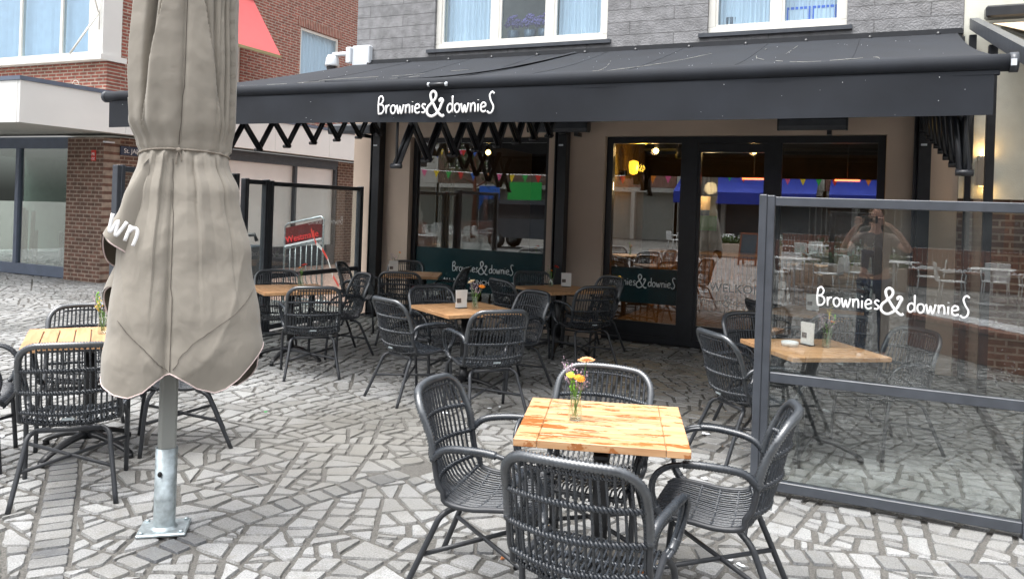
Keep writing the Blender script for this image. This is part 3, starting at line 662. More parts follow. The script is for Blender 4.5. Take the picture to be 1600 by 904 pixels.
for (x_, y_, z_, lit) in ((-2.83, YB+1.1, zc-.32, 1), (-1.45, YB+1.1, zc-.32, 1), (-2.5, YB+1.1, zc-.42, 0), (-5.55, YB+1.1, zc-.35, 2)):
    lab = {(-2.83): 'lit spotlight on the rail behind the left door pane', (-1.45): 'lit spotlight glowing behind the glass door', (-2.5): 'unlit black spotlight hanging on the rail beside the door post', (-5.55): 'small lit spotlight seen behind the big shop window'}[x_]
    e_ = empty('spotlight', (x_, y_, z_), 0, lab, 'spotlight', 'spotlights on the ceiling rail')
    f = MB(); f.cyl((0, 0, .16), (0, 0, .3), .008, 6).cyl((0, .02, 0), (0, .06, .16), .045, 12); f.build('housing', 'lamp_black', e_)
    if lit:
        f = MB(); f.ball((0, -.01, 0), .042, 12, 8); f.build('bulb', 'bulb', e_)
        if lit == 1:
            pl = bpy.data.lights.new('bulb_light', 'POINT'); pl.energy = 5; pl.color = (1, .6, .25); pl.shadow_soft_size = .05
            po = bpy.data.objects.new('bulb_light', pl); COL.objects.link(po); po.parent = e_; po.location = (0, -.12, -.02)
# warm wall washer at the left door pane
e_ = empty('wall_lamp', (-3.38, YB+1.6, 2.25), 0, 'amber wall lamp glowing yellow behind the left door pane', 'wall lamp')
f = MB(); f.box(-.1, -.05, -.02, 0, .05, .06); f.build('bracket', 'lamp_black', e_)
f = MB(); f.lathe([(.02, .0), (.06, .02), (.075, .12), (.07, .2), (.02, .22)], 16, c=(.08, 0, 0)); f.build('lamp_shade', 'amber_shade', e_)
pl = bpy.data.lights.new('lamp_light', 'POINT'); pl.energy = 26; pl.color = (1, .55, .06); pl.shadow_soft_size = .06
po = bpy.data.objects.new('lamp_light', pl); COL.objects.link(po); po.parent = e_; po.location = (.2, 0, .1)
# slatted counter, drape, lampshade inside
e_ = empty('counter', (-2.1, YB+3.6, 0), 0, 'long counter of upright orange-brown wooden slats inside the café', 'counter')
f = MB()
for k in range(40): f.box(-1.4+k*.07, -.02, .02, -1.4+k*.07+.058, .01, .98, ch=.004)
f.build('slats', 'slat_wood', e_)
f = MB(); f.box(-1.42, -.05, .98, 1.42, .6, 1.02); f.build('worktop', 'teak', e_)
pl = bpy.data.lights.new('counter_light', 'POINT'); pl.energy = 9; pl.color = (1, .68, .35); pl.shadow_soft_size = .1
po = bpy.data.objects.new('counter_light', pl); COL.objects.link(po); po.parent = e_; po.location = (-.2, -1.0, 2.1)
e_ = empty('ceiling_lamp', (-2.55, YB+2.9, 1.75), 0, 'drum shaped amber fabric lampshade hanging over the counter', 'ceiling lamp')
f = MB(); f.lathe([(.2, 0), (.2, .22), (.195, .22), (.195, 0)], 24); f.build('lamp_shade', 'amber_window_cloth', e_); f = MB(); f.cyl((0, 0, .2), (0, 0, .85), .006, 6); f.build('cable', 'lamp_black', e_)
e_ = empty('poster', (-3.0, YB+5.9, 1.35), 0, 'blue and green poster on the brown wall above the counter', 'poster')
f = MB(); f.box(-.25, 0, 0, .25, .02, .7); f.build('sheet', 'curtain', e_); f = MB(); f.box(-.25, -.01, 0, .25, -.002, .3); f.build('green_field', 'band_green', e_); f = MB(); f.box(-.25, -.01, .302, .1, -.002, .5); f.build('blue_field', 'band_blue', e_)
# cream drape at left in shop window
P = []
for zz in (.02, w1z1-.1): P.append([(w1x0+.12+.34*j/40, YB+.25+.02*sin(j*1.1), zz) for j in range(41)])
f = MB(); f.grid(P); o = f.build('curtain', 'amber_window_cloth'); tag(o, 'cream curtain hanging at the left end of the big shop window', 'curtain')
# facade posts
for k, x_ in enumerate((WX(-7.5), WX(-4.20), WX(.60))):
    lab = ['black steel awning post left of the big shop window', 'black steel awning post between the shop window and the door', 'black steel awning post right of the door'][k]
    e_ = empty('awning_post', (x_, YF-.10, 0), 0, lab, 'post', 'awning posts against the café wall')
    f = MB(); f.box(-.085, .04, 0, .085, .097, WZ(3.5), ch=.004).box(-.085, -.04, 0, -.07, .04, WZ(3.5)).box(-.04, -.055, .0, .085, .04, WZ(3.5), ch=.004); f.build('post', 'black_metal', e_)
    f = MB(); f.box(-.02, -.065, WZ(2.62), .04, -.056, WZ(2.645)); f.build('label_plate', 'white_plastic', e_)

# ------------------------------------------------------------------ awning
YA = 6.3*S; XA0, XA1 = WX(-8.07), WX(.86); ZA = WZ(2.80)
aw = empty('awning', ((XA0+XA1)/2, YF-.1, 0), 0, 'wide charcoal fabric awning over the terrace with white hand lettering on its valance', 'awning')
zb = WZ(4.0)
P = []; nx, ny = 90, 24
seamx = WX(-3.9)
for j in range(ny+1):
    t = j/ny; row = []
    for i in range(nx+1):
        u_ = i/nx; x = (XL+.02)*(1-u_)+(XR-.02)*u_; xf = XA0*(1-u_)+XA1*u_
        X = x*(1-t)+xf*t; Y = (YF-.12)*(1-t)+(YA+.06)*t
        sag = -.10*sin(pi*t)*(.6+.4*sin(pi*u_))
        Z = zb*(1-t)+(ZA+.03)*t+sag+.006*sin(u_*42+t*2)*sin(pi*t)+.014*sin(u_*11+t*4)*sin(pi*t)
        row.append((X, Y, Z))
    P.append(row)
f = MB(); f.grid(P); P2 = [[(a, b_, c-.004) for a, b_, c in r] for r in P]; f.grid(P2[::-1]); part(f, 'canopy', 'awning_cloth', aw)
# cloth joins and dried water marks
def onc(u_, t, lift=.004):
    i = max(0, min(nx-1e-6, u_*nx)); j = max(0, min(ny-1e-6, t*ny)); i0, j0 = int(i), int(j); a = Vector(P[j0][i0]).lerp(Vector(P[j0][i0+1]), i-i0); b_ = Vector(P[j0+1][i0]).lerp(Vector(P[j0+1][i0+1]), i-i0); q = a.lerp(b_, j-j0); q.z += lift; return q
for k in range(1, 8):
    f = MB(); f.tube([onc(k/8+.003, t/14, .0005) for t in range(15)], .0035, 5); part(f, 'cloth_seam', 'awning_cloth', aw)
for pts_ in ([(.03, .72), (.10, .62), (.2, .52), (.3, .42)], [(.12, .55), (.24, .38), (.33, .30)], [(.55, .25), (.585, .5), (.60, .62), (.64, .45), (.69, .2)], [(.57, .7), (.59, .6), (.612, .68)], [(.76, .15), (.765, .38), (.82, .52), (.88, .58), (.905, .62), (.907, .95)], [(.80, .12), (.795, .3)]):
    cp_ = catmull([(a, b_, 0) for a, b_ in pts_], 7); f = MB(); rj = random.Random(len(cp_))
    for a, b_ in zip(cp_, cp_[1:]):
        if rj.random() < .78: f.tube([onc(a.x, a.y), onc(b_.x, b_.y)], rj.uniform(.0012, .0028), 4)
    part(f, 'water_mark', 'soffit', aw)
f = MB(); rj = random.Random(9)
for k in range(70): q = onc(rj.uniform(.02, .98), rj.uniform(.1, .95)); f.ball(q, rj.uniform(.0015, .0038), 5, 3)
for k in range(34): f.ball((rj.uniform(XA0+.2, XA1-.2), YA-.012, rj.uniform(ZA-.32, ZA-.08)), rj.uniform(.0013, .003), 5, 3)
o = part(f, 'hail_specks', 'hail', aw); o['kind'] = 'stuff'
# overlap fold between the two cloths
f = MB(); fold = []
for j in range(13):
    t = j/12; a = Vector(P[0][int(nx*.455)]); b_ = Vector(P[ny][int(nx*.30)]); q = a.lerp(b_, t*.92); q.z = q.z-.10*sin(pi*t)*.95+.012
    w = .05*(1-t*.8); fold.append([(q.x-w*.6, q.y, q.z-.03*(1-t)), (q.x, q.y, q.z+.012), (q.x+w, q.y, q.z+.002)])
f.grid(fold); part(f, 'fold', 'awning_cloth', aw)
f = MB()
f.tube([(XA0+(XA1-XA0)*i/40, YA+.03, ZA) for i in range(41)], .055, 12); f.box(XA0+.1, YA+.0, ZA-.075, XA1-.05, YA+.05, ZA-.05); part(f, 'front_bar', 'awning_cloth', aw)
f = MB(); f.cyl((XA0-.035, YA+.03, ZA), (XA0, YA+.03, ZA), .06, 14); part(f, 'end_cap', 'anthracite', aw)
f = MB(); f.cyl((XA1, YA+.03, ZA), (XA1+.045, YA+.03, ZA), .062, 14); part(f, 'end_cap', 'anthracite', aw)
f = MB(); f.box(XA1+.0, YA-.042, ZA-.03, XA1+.03, YA-.03, ZA+.01); part(f, 'end_label', 'white_plastic', aw)
vz0 = WZ(2.44); P = []
for j in range(13):
    t = j/12; P.append([(XA0+.06+(XA1-.04-XA0-.1)*i/120, YA-.004+.006*sin(i*.33+t)+.014*t*sin(i*.11), ZA-.06+(vz0+.012*sin(i*.05)-(ZA-.06))*t) for i in range(121)])
f = MB(); f.grid(P); f.grid([[(a, b_+.004, c) for a, b_, c in r] for r in P][::-1]); part(f, 'valance', 'awning_cloth', aw)
m_ = MB(); logo(m_, WX(-3.655), WZ(2.525), 1.11, YA-.028, wt=.058); part(m_, 'lettering', 'white_paint', aw)
f = MB(); f.cyl((WX(-3.72), YA-.03, ZA-.012), (WX(-3.55), YA-.03, ZA-.012), .016, 8); cl_ = part(f, 'clip', 'black_metal', aw)
for x_ in (WX(-3.73), WX(-3.545)): f = MB(); f.cyl((x_-.008, YA-.032, ZA-.012), (x_+.008, YA-.032, ZA-.012), .018, 8); o = f.build('clip_end', 'white_plastic'); o.parent = cl_
f = MB(); f.box(XL+.0, YF-.14, zb-.13, XR+.05, YF-.033, zb-.04); 
for i in range(12): f.cyl((XL+.3+i*.68, YF-.15, zb+.0), (XL+.3+i*.68, YF-.07, zb+.0), .025, 8)
f.box(XL, YF-.07, zb-.04, XR+.03, YF-.034, zb+.07)
part(f, 'wall_cassette', 'black_metal', aw)
# scissor arms
def scissor(x, ys, zs, w=.035):
    f = MB(); up_, lo = zs
    def bar(a, b_, r=.02):
        for dx in (-.022, .022):
            f.tube([(a[0]+dx, a[1], a[2]), (b_[0]+dx, b_[1], b_[2])], r*1.2, 4)
    n = len(ys)
    for i in range(n-1):
        ya, yb = ys[i], ys[i+1]
        bar((x, ya, up_(ya)), (x+.03, yb, lo(yb))); bar((x, ya, lo(ya)), (x-.03, yb, up_(yb)))
    for y_ in ys: f.cyl((x-.05, y_, lo(y_)), (x+.05, y_, lo(y_)), .022, 8)
    return f
for k, x_ in enumerate((WX(-7.4), WX(-4.15), WX(.62))):
    ye = YF-.2; y0_ = YA+.1
    ys = [y0_+(ye-y0_)*(i/8) for i in range(9)]
    up_ = lambda y: ZA-.02+(zb-.25-ZA)*((y-y0_)/(ye-y0_))*.75
    lo = lambda y: WZ(2.04)+(WZ(2.80)-WZ(2.04))*((y-y0_)/(ye-y0_))
    f = scissor(x_, ys, (up_, lo)); f.tube([(x_, y0_, ZA-.05), (x_, y0_+.0, lo(y0_))], .012, 6)
    o = part(f, 'scissor_arm', 'black_metal', aw)
# patio heaters (hang on the posts / wall)
for k, (xa, xb) in enumerate(((WX(-8.25), WX(-7.45)), (WX(-4.62), WX(-3.72)), (WX(-1.08), WX(-.28)))):
    lab = ['black tubular patio heater at the left end under the awning', 'black patio heater above the middle awning post', 'black patio heater on the wall above the door'][k]
    e_ = empty('patio_heater', ((xa+xb)/2, YF-.32, WZ(2.89)), 0, lab, 'heater', 'patio heaters under the awning')
    L2 = (xb-xa)/2; f = MB()
    pr_ = [(-.07, -.03), (-.05, -.075), (.03, -.075), (.07, -.04), (.07, .05), (.03, .07), (-.04, .07), (-.07, .04)]
    f.prism([(-L2, a, b_) for a, b_ in pr_], (2*L2, 0, 0)); f.build('housing', 'anthracite', e_)
    for xe in (-L2-.02, L2): f = MB(); f.prism([(xe, a*1.06, b_*1.06) for a, b_ in pr_], (.02, 0, 0)); f.build('end_cap', 'black_metal', e_)
    f = MB(); f.box(-.03, .06, -.02, .03, .27 if k != 0 else .2, .02).box(L2-.2, .05, -.12, L2-.15, .22, -.07); f.build('bracket', 'black_metal', e_)
    if k == 2: pass
for k, x_ in enumerate((WX(-1.70), WX(-.30))):  # heater bars added in the room to supply the red glow in the panes
    e_ = empty('added_heater_bar', (x_, YB+1.6, WZ(2.28)), 0, ['red glowing heater bar added behind the glass door', 'red glowing heater bar added behind the right door pane'][k], 'heater', 'glowing heater bars added inside')
    f = MB(); f.box(-.19, -.01, -.03, .19, .03, .03); f.cyl((0, .01, .03), (0, .01, zc-WZ(2.28)), .008, 6); f.build('reflector', 'anthracite', e_); f = MB(); f.cyl((-.16, -.03, 0), (.16, -.03, 0), .012, 8); f.build('element', 'heater_glow', e_)

# ------------------------------------------------------------------ security camera
cc = empty('security_camera', (XL+.02, YC, WZ(4.13)), 0, 'white dome security camera on a wall arm at the grey corner', 'camera')
f = MB(); f.box(-.03, -.10, -.13, .28, -.0, .17, ch=.012); f.box(-.12, -.14, -.09, -.03, -.02, .15, ch=.01); f.build('housing', 'white_plastic', cc)
f = MB(); f.box(-.40, -.115, .03, -.12, -.055, .09, ch=.015); f.build('arm', 'white_plastic', cc)
f = MB(); f.lathe([(0, .06), (.07, .05), (.095, .0), (.10, -.06), (.11, -.10), (.105, -.12), (0, -.12)], 20, c=(-.40, -.085, 0)); f.build('dome_housing', 'white_plastic', cc)
f = MB(); f.lathe([(.085, -.12), (.082, -.16), (.06, -.20), (0, -.22)], 20, c=(-.40, -.085, 0)); f.build('dome', 'dark_dome', cc)

# ------------------------------------------------------------------ glass screens
def screen_panel(root, x0, x1, z1, zr, T=None, post_w=.09, both=True, zb=.03, sill=.06, rw=.055):
    f = MB(); d = .03
    f.box(x0+post_w, -d, z1-rw, x1-post_w if both else x1, d, z1, ch=.004); f.build('top_rail', 'anthracite', root)
    f = MB(); f.box(x0+post_w, -d*.8, zr-.03, x1-post_w if both else x1, d*.8, zr+.03, ch=.004); f.build('middle_rail', 'anthracite', root)
    f = MB(); f.box(x0+post_w, -d, zb, x1-post_w if both else x1, d, zb+sill, ch=.004); f.build('bottom_rail', 'anthracite', root)
    for a in ([x0, x1-post_w] if both else [x0]):
        f = MB(); f.box(a, -.045, 0, a+post_w*.5, .045, z1+.012, ch=.004).box(a+post_w*.5, -.038, 0, a+post_w, .038, z1+.008, ch=.004); f.build('post', 'anthracite', root)
    xa, xb = x0+post_w, x1-post_w if both else x1
    f = MB(); f.box(xa, -.004, zb+sill, xb, .004, zr-.03); f.build('pane', 'screen_glass', root)
    f = MB(); f.box(xa, -.004, zr+.03, xb, .004, z1-rw); f.build('pane', 'screen_glass', root)
sA = empty('glass_screen', (0, 5.0, 0), 0, 'large glass windbreak with white lettering in a wet grey frame, at the right edge', 'glass screen')
screen_panel(sA, -.60, .90, 1.80, .71)
m_ = MB(); logo(m_, .145, 1.165, .80, -.008, wt=.055); m_.build('lettering', 'white_paint', sA)
sB = empty('glass_screen', (-6.87, 9.70, 0), -pi/2, 'black framed glass screen beside the left end of the café wall', 'glass screen')
screen_panel(sB, 0, 2.0, 1.90, .70, post_w=.07)
m_ = MB(); logo(m_, .82, 1.36, .78, -.008, right=(1, 0, 0), wt=.035); m_.build('lettering', 'white_paint', sB)
sN = empty('glass_screen', (-6.87, 7.69, 0), -pi/2, 'narrow black framed glass screen between the two wider ones left of the café', 'glass screen')
screen_panel(sN, 0, .42, 1.91, .70, post_w=.06)
sC = empty('glass_screen', (-6.90, 7.20, 0), -pi/2, 'tall black framed screen half hidden behind the closed parasol', 'glass screen')
screen_panel(sC, 0, 1.68, 1.96, .70)

# ------------------------------------------------------------------ left shop building
LX, LY = -13.0, 10.15
shp = empty('shop_building', (LX, LY, 0), 0, 'brick corner building with white canopy, shop window and upstairs bay window', 'building')
b = MB(); b.box(-14.0+.0, LY, 0, LX, LY+.35, 2.72); part(b, 'brick_pier', 'brick_brown_x', shp)
b = MB(); b.box(LX-.35, 17.25, 0, LX, 19, 2.75); part(b, 'side_wall', 'brick_brown_y', shp)
b = MB(); b.box(LX-.35, LY+.351, 0, LX, 13.2, 2.75); part(b, 'side_wall', 'brick_brown_y', shp)
b = MB(); b.box(LX-.25, 13.2, 0, LX-.03, 17.25, .45); part(b, 'plinth', 'anthracite', shp)
b = MB(); b.box(LX-.2, 13.25, .5, LX-.12, 17.2, 2.55); part(b, 'frosted_glazing', 'frosted', shp)
f = MB()
for y_ in (13.2, 15.55, 17.17): f.box(LX-.11, y_, .45, LX-.02, y_+.08, 2.6)
f.box(LX-.11, 13.2, 2.52, LX-.019, 17.25, 2.61).box(LX-.11, 13.2, .44, LX-.018, 17.25, .52); part(f, 'glazing_frame', 'anthracite', shp)
b = MB(); b.box(LX-.35, 13.2, 2.6, LX-.001, 17.25, 2.76); part(b, 'lintel', 'anthracite', shp)
b = MB(); b.box(LX-.1, 12.6, .0, LX-.03, 13.2, 2.7); part(b, 'green_panel', 'pink_awning_edge', shp)
# canopy fascia
CX, CY = -12.5, 8.2; z0, z1 = 2.78, 3.46
b = MB()
ys = [CY, 10.2, 12.2, 14.2, 16.2, 19]
for i in range(5): b.box(CX-.06, ys[i]+.004, z0, CX, ys[i+1]-.004, z1)
xs = [CX-.061, -14.6, -16.8, -19, -21.2]
for i in range(4): b.box(xs[i+1]+.004, CY, z0, xs[i]-.004, CY+.06, z1)
part(b, 'fascia', 'white_panel', shp)
b = MB(); b.box(CX-.08, CY-.02, z1+.002, CX+.02, 19, z1+.07).box(-22, CY-.02, z1+.002, CX-.081, CY+.08, z1+.07); part(b, 'fascia_trim', 'blue_grey_frame', shp)
b = MB(); b.box(-22, CY+.062, z0+.02, CX-.062, LY+.4, z0+.08).box(LX-.3, LY+.4, z0+.02, CX-.062, 19, z0+.08); part(b, 'soffit', 'soffit', shp)
b = MB(); b.box(-22, CY+.09, z1-.1, CX-.09, 19, z1-.02); part(b, 'canopy_roof', 'soffit', shp)
# shop glass front
f = MB(); z_ = 2.74
f.box(-22, LY+.1, .01, -13.72, LY+.2, .22).box(-22, LY+.1, 2.52, -13.72, LY+.2, z_)
for x_ in (-13.78, -15.62, -17.6, -19.6): f.box(x_-.05, LY+.095, .22, x_+.05, LY+.2, 2.52)
fr = part(f, 'shop_front_frame', 'blue_grey_frame', shp)
for a, c in ((-15.57, -13.83), (-17.55, -15.67), (-19.55, -17.65)):
    g_ = MB(); g_.box(a, LY+.145, .22, c, LY+.153, 2.52); o = g_.build('pane', 'shop_glass'); o.parent = fr
b = MB(); b.box(-22, LY+4.5, 0, LX-.4, LY+4.6, 2.7).box(LX-.6, LY+.36, 0, LX-.36, LY+4.5, 2.7); part(b, 'inner_wall', 'shop_wall', shp)
b = MB(); b.box(-22, LY+.21, .003, LX-.6, LY+4.5, .012); part(b, 'floor', 'shop_floor', shp)
b = MB(); b.box(-22, LY+.21, 2.6, LX-.6, LY+4.5, 2.66); part(b, 'ceiling', 'shop_wall', shp)
# upper brick
b = MB()
b.box(-22, LY, z1+.0, LX, LY+.3, 4.14); part(b, 'front_brick', 'brick_red_x', shp)
zt = 9.5
wy0, wy1, wz0, wz1 = 15.55, 17.1, 3.9, 6.0     # side window
vy0, vy1, vz0, vz1 = 12.2, 13.55, 4.0, 6.2      # window under the pink awning
b = MB(); bx = LX-.3
b.box(bx, LY+.301, z1, LX, vy0, zt).box(bx, vy0, z1, LX, vy1, vz0).box(bx, vy0, vz1, LX, vy1, zt).box(bx, vy1, z1, LX, wy0, zt)
b.box(bx, wy0, z1, LX, wy1, wz0).box(bx, wy0, wz1, LX, wy1, zt).box(bx, wy1, z1, LX, 30, zt); part(b, 'side_brick', 'brick_red_y', shp)
b = MB(); b.box(LX+.002, wy0-.1, wz1+.01, LX+.012, wy1+.1, wz1+.24); part(b, 'soldier_course', 'soldier', shp)
def side_window(y0, y1, z0, z1, x, curt):
    f = MB(); w = .07
    f.box(x-.1, y0, z0, x-.03, y1, z0+w).box(x-.1, y0, z1-w, x-.03, y1, z1).box(x-.1, y0, z0+w, x-.03, y0+w, z1-w).box(x-.1, y1-w, z0+w, x-.03, y1, z1-w)
    fo = part(f, 'window', 'white_frame', shp)
    g_ = MB(); g_.box(x-.07, y0+w, z0+w, x-.062, y1-w, z1-w); o = g_.build('pane', 'upper_glass'); o.parent = fo
    n = 60; P = []
    for zz in (z0, z1): P.append([(x-.16+.02*sin(j*1.2), y0+(y1-y0)*j/n, zz) for j in range(n+1)])
    c = MB(); c.grid(P); o = c.build('curtain', curt); o.parent = fo
side_window(wy0, wy1, wz0, wz1, LX, 'curtain'); side_window(vy0, vy1, vz0, vz1, LX, 'curtain')
# bay window
b = MB(); bz0, bz1 = 4.15, 6.4; by = LY-.12
f = MB(); f.box(-22, by-.06, bz0, LX+.06, by+.5, bz0+.10); part(f, 'bay_sill', 'white_panel', shp)
f = MB(); f.box(LX-.32, by, bz0+.1, LX+.02, by+.4, bz1); part(f, 'bay_corner', 'white_panel', shp)
f = MB(); f.box(-22, by+.02, bz0+.1, LX-.32, by+.09, bz0+.17).box(-22, by+.02, bz1-.1, LX-.32, by+.09, bz1)
for x_ in (LX-.36, -14.16, -15.36, -16.6, -17.8, -19.0): f.box(x_-.03, by+.015, bz0+.17, x_+.03, by+.1, bz1-.1)
bw = part(f, 'bay_window', 'white_frame', shp)
g_ = MB(); g_.box(-22, by+.05, bz0+.17, LX-.4, by+.058, bz1-.1); o = g_.build('pane', 'upper_glass'); o.parent = bw
f = MB(); x_ = -22
while x_ < LX-.45:
    a = .55; T = Matrix.Translation((x_+.05, by+.2, 0)) @ Matrix.Rotation(a+random.uniform(-.08, .08), 4, 'Z'); f.box(-.040, -.002, bz0+.12, .040, .002, bz1, T=T); x_ += .088
o = f.build('vertical_blind', 'blind'); o.parent = bw
b = MB(); b.box(-22, by+.6, bz0, LX-.3, by+.65, bz1+.2); part(b, 'inner_wall', 'shop_wall', shp)
b = MB(); b.box(-22, LY+.0, bz1+.002, LX-.0, LY+.3, zt); part(b, 'front_brick', 'brick_red_x', shp)
f = MB(); f.tube([(-13.25, by-.45, 4.18), (-13.05, by-.05, 5.0)], .018, 6).tube([(-13.05, by-.05, 5.0), (-13.1, by-.35, 5.9)], .014, 6).tube([(-13.05, by-.03, 4.7), (-13.05, by-.03, 5.4)], .012, 6); part(f, 'awning_stay', 'white_frame', shp)
# pink window awning on the side wall
pa = empty('window_awning', (LX, (vy0+vy1)/2, 5.9), 0, 'pink red window awning on the brick side wall behind the parasol', 'awning')
ya, yb = -1.35, .95
f = MB(); f.prism([(.02, ya, .35), (.9, ya, -1.0), (.9, ya, -1.006), (.02, ya, .344)], (0, yb-ya, 0)); f.build('cloth', 'pink_awning', pa)
f = MB(); f.prism([(.88, ya, -1.0), (.92, ya, -1.0), (.92, ya, -1.06), (.88, ya, -1.06)], (0, yb-ya, 0)); f.build('front_bar', 'pink_awning_edge', pa)
f = MB(); f.box(.0, ya, .36, .1, yb+.1, .48); f.build('cassette', 'black_metal', pa)
# street name sign, red plate, wall light
e_ = empty('street_sign', (LX+.0, 10.84, 2.42), 0, 'dark blue street name sign with white letters on the brick corner', 'street sign')
f = MB(); f.box(.005, -.35, 0, .025, .75, .17); f.build('plate', 'sign_blue', e_)
font_text('lettering', 'St. JANSTRAAT', 'white_paint', e_, (.028, -.28, .045), (0, 1, 0), (0, 0, 1), .125, .001)
e_ = empty('wall_plate', (-13.26, LY-.004, 2.28), 0, 'small red plate with white figures on the brick pier', 'plate')
f = MB(); f.box(-.06, -.012, 0, .06, 0, .2); f.build('plate', 'sign_red', e_); font_text('lettering', 'PR', 'white_paint', e_, (-.045, -.014, .1), (1, 0, 0), (0, 0, 1), .075, .001); font_text('lettering', 'OZ', 'white_paint', e_, (-.045, -.014, .02), (1, 0, 0), (0, 0, 1), .06, .001)
e_ = empty('alarm_box', (-13.75, LY-.02, 3.6), 0, 'small cream alarm box with a cable ring on the brick above the canopy', 'alarm box')
f = MB(); f.box(-.07, -.08, -.02, .07, .02, .12, ch=.01); f.build('housing', 'cream_render', e_); f = MB(); f.tube([(0.1*cos(a*.5), -.05, .1+.1*sin(a*.5)) for a in range(11)], .006, 5); f.build('cable', 'white_frame', e_)
e_ = empty('wall_lamp', (LX+.02, 10.2, 2.62), 0, 'flat white wall light above the street name sign', 'wall lamp')
f = MB(); f.box(0, -.1, 0, .09, .1, .03, ch=.008); f.build('housing', 'white_plastic', e_)
# planks leaning inside, bollard, bin
rr = random.Random(5)
for k in range(5):
    e_ = MB(); T = Matrix.Translation((-16.35+k*.13, LY+.55+k*.02, .015)) @ Matrix.Rotation(radians(-8-3*k % 7), 4, 'Y') @ Matrix.Rotation(radians(-9), 4, 'X')
    e_.box(0, 0, 0, .11, .02, [1.35, 1.32, 1.28, 1.25, .85][k], T=T); o = e_.build('plank', 'plank')
    tag(o, ['leftmost and tallest wooden plank leaning in the shop window', 'second wooden plank from the left leaning in the shop window', 'third wooden plank leaning in the shop window', 'fourth wooden plank leaning in the shop window', 'shortest wooden plank, rightmost of those leaning in the shop window'][k], 'plank', 'planks leaning in the shop window')
o = MB().lathe([(0, 0), (.055, 0), (.055, .78), (.05, .8), (0, .8)], 18).build('bollard', 'cafe_white', None, (-15.9, LY+1.3, .012)); tag(o, 'white tube post standing on the floor behind the shop window', 'post')
e_ = empty('litter_bin', (-8.85, 9.4, 0), .2, 'dark blue grey litter bin beyond the left glass screen', 'bin')
f = MB(); f.box(-.22, -.2, .0, .22, .2, .95, ch=.02); f.build('body', 'bin_grey', e_); f = MB(); f.tube([(-.2, 0, .95), (-.2, 0, 1.08), (.2, 0, 1.12), (.24, 0, 1.02)], .03, 8); f.build('hood', 'black_metal', e_)
# bicycle rack sign behind screen
e_ = empty('rack_sign', (-8.62, 10.1, 0), radians(3), 'galvanised rack with red brewery sign board beyond the left glass screen', 'sign rack')
f = MB(); W_ = .74
f.tube([(0, 0, .02), (0, 0, 1.24), (.05, 0, 1.29), (W_-.05, 0, 1.43), (W_, 0, 1.39), (W_, 0, .02)], .017, 8); f.tube([(0, 0, .88), (W_, 0, 1.05)], .013, 8); f.tube([(-.1, -.1, .03), (W_+.1, -.1, .03)], .02, 8); f.tube([(-.1, .35, .03), (W_+.1, .35, .03)], .02, 8)
f.build('frame', 'galvanised', e_)
for k in range(6):
    f = MB(); x_ = .11+k*.105; f.tube([(x_, 0, .92+.2*x_), (x_, 0, .4), (x_, .1, .25), (x_, .3, .05)], .009, 6); f.build('bar', 'galvanised', e_)
f = MB(); f.prism([(.02, -.012, .92), (W_-.02, -.012, 1.09), (W_-.02, -.012, 1.38), (.02, -.012, 1.22)], (0, .02, 0)); bd = f.build('sign_board', 'board_red', e_)
o = font_text('lettering', 'Westmalle', 'letter_red', bd, (.04, -.020, .975), (1, 0, .23), (-.23, 0, 1), .148, .003)
f = MB(); f.prism([(.02, -.03, .905), (W_-.02, -.03, 1.075), (W_-.02, -.03, 1.095), (.02, -.03, .94)], (0, .03, 0)); f.build('hail', 'hail', bd)
e_ = empty('barrier_tape', (-7.35, 9.6, .72), 0, 'red and white barrier tape tied beside the left glass screen', 'barrier tape')
for k in range(5):
    f = MB(); a, b_ = k/5, (k+1)/5; p = lambda t: (-.35+.55*t, .1, .5-.8*t-.06*sin(9*t)); A, B_ = p(a), p(b_)
    f.prism([(A[0], 0, A[2]), (B_[0], 0, B_[2]), (B_[0], 0, B_[2]+.05), (A[0], 0, A[2]+.05)], (0, .002, 0)); f.build('stripe', 'tape_red' if k % 2 == 0 else 'paper', e_)

# ------------------------------------------------------------------ right neighbour
nb = empty('neighbour_building', (XR+.1, YF, 0), 0, 'cream rendered neighbour building with dark brick base at the right edge', 'building')
b = MB(); b.box(XR+.045, YF-.02, 1.95, 5.5, YB, 7.2); part(b, 'rendered_wall', 'cream_render', nb)
b = MB(); b.box(XR+.045, YF-.0, 0, 5.5, YB, 1.948); part(b, 'brick_base', 'brick_brown_x', nb)
ve = empty('veranda', (XR+.13, YF-.1, 0), 0, 'black framed glazed terrace cover of the neighbour at the right edge', 'veranda')
def vb(mb, name, m='black_metal'): return part(mb, name, m, ve)
f = MB(); xv = XR+.12
f.prism([(xv-.03, YF-.1, 3.78), (xv-.03, YF-.1, 3.90), (xv-.03, 5.3, 2.60), (xv-.03, 5.3, 2.48)], (.08, 0, 0)); vb(f, 'roof_beam', 'anthracite')
for y_ in (YF-.15, 8.1): f = MB(); f.box(xv-.03, y_, 0, xv+.04, y_+.07, 3.75-(YF-y_)*.27); vb(f, 'post')
f = MB(); f.box(xv, 8.18, .06, xv+.008, YF-.16, 2.3); vb(f, 'pane', 'window_glass')
f = MB(); f.box(xv-.02, 5.6, .0, xv+.03, YF-.1, .06); vb(f, 'bottom_rail')
na = empty('neighbour_awning', (2.5, YF-.1, 3.9), 0, 'beige fabric awning with black cassette at the top right corner', 'awning')
f = MB(); f.prism([(-1.35, -.05, -.08), (-1.35, -4.2, -1.15), (-1.35, -4.2, -1.155), (-1.35, -.05, -.085)], (4, 0, 0)); f.build('cloth', 'beige_cloth', na)
f = MB(); f.box(-1.42, -.12, -.03, 2.6, .05, .1, ch=.02); f.build('cassette', 'black_metal', na)
f = MB(); f.tube([(-1.25, -.1, -.15), (-1.05, -2.0, -.75), (-.6, -3.8, -1.2)], .03, 8); f.build('folding_arm', 'black_metal', na)
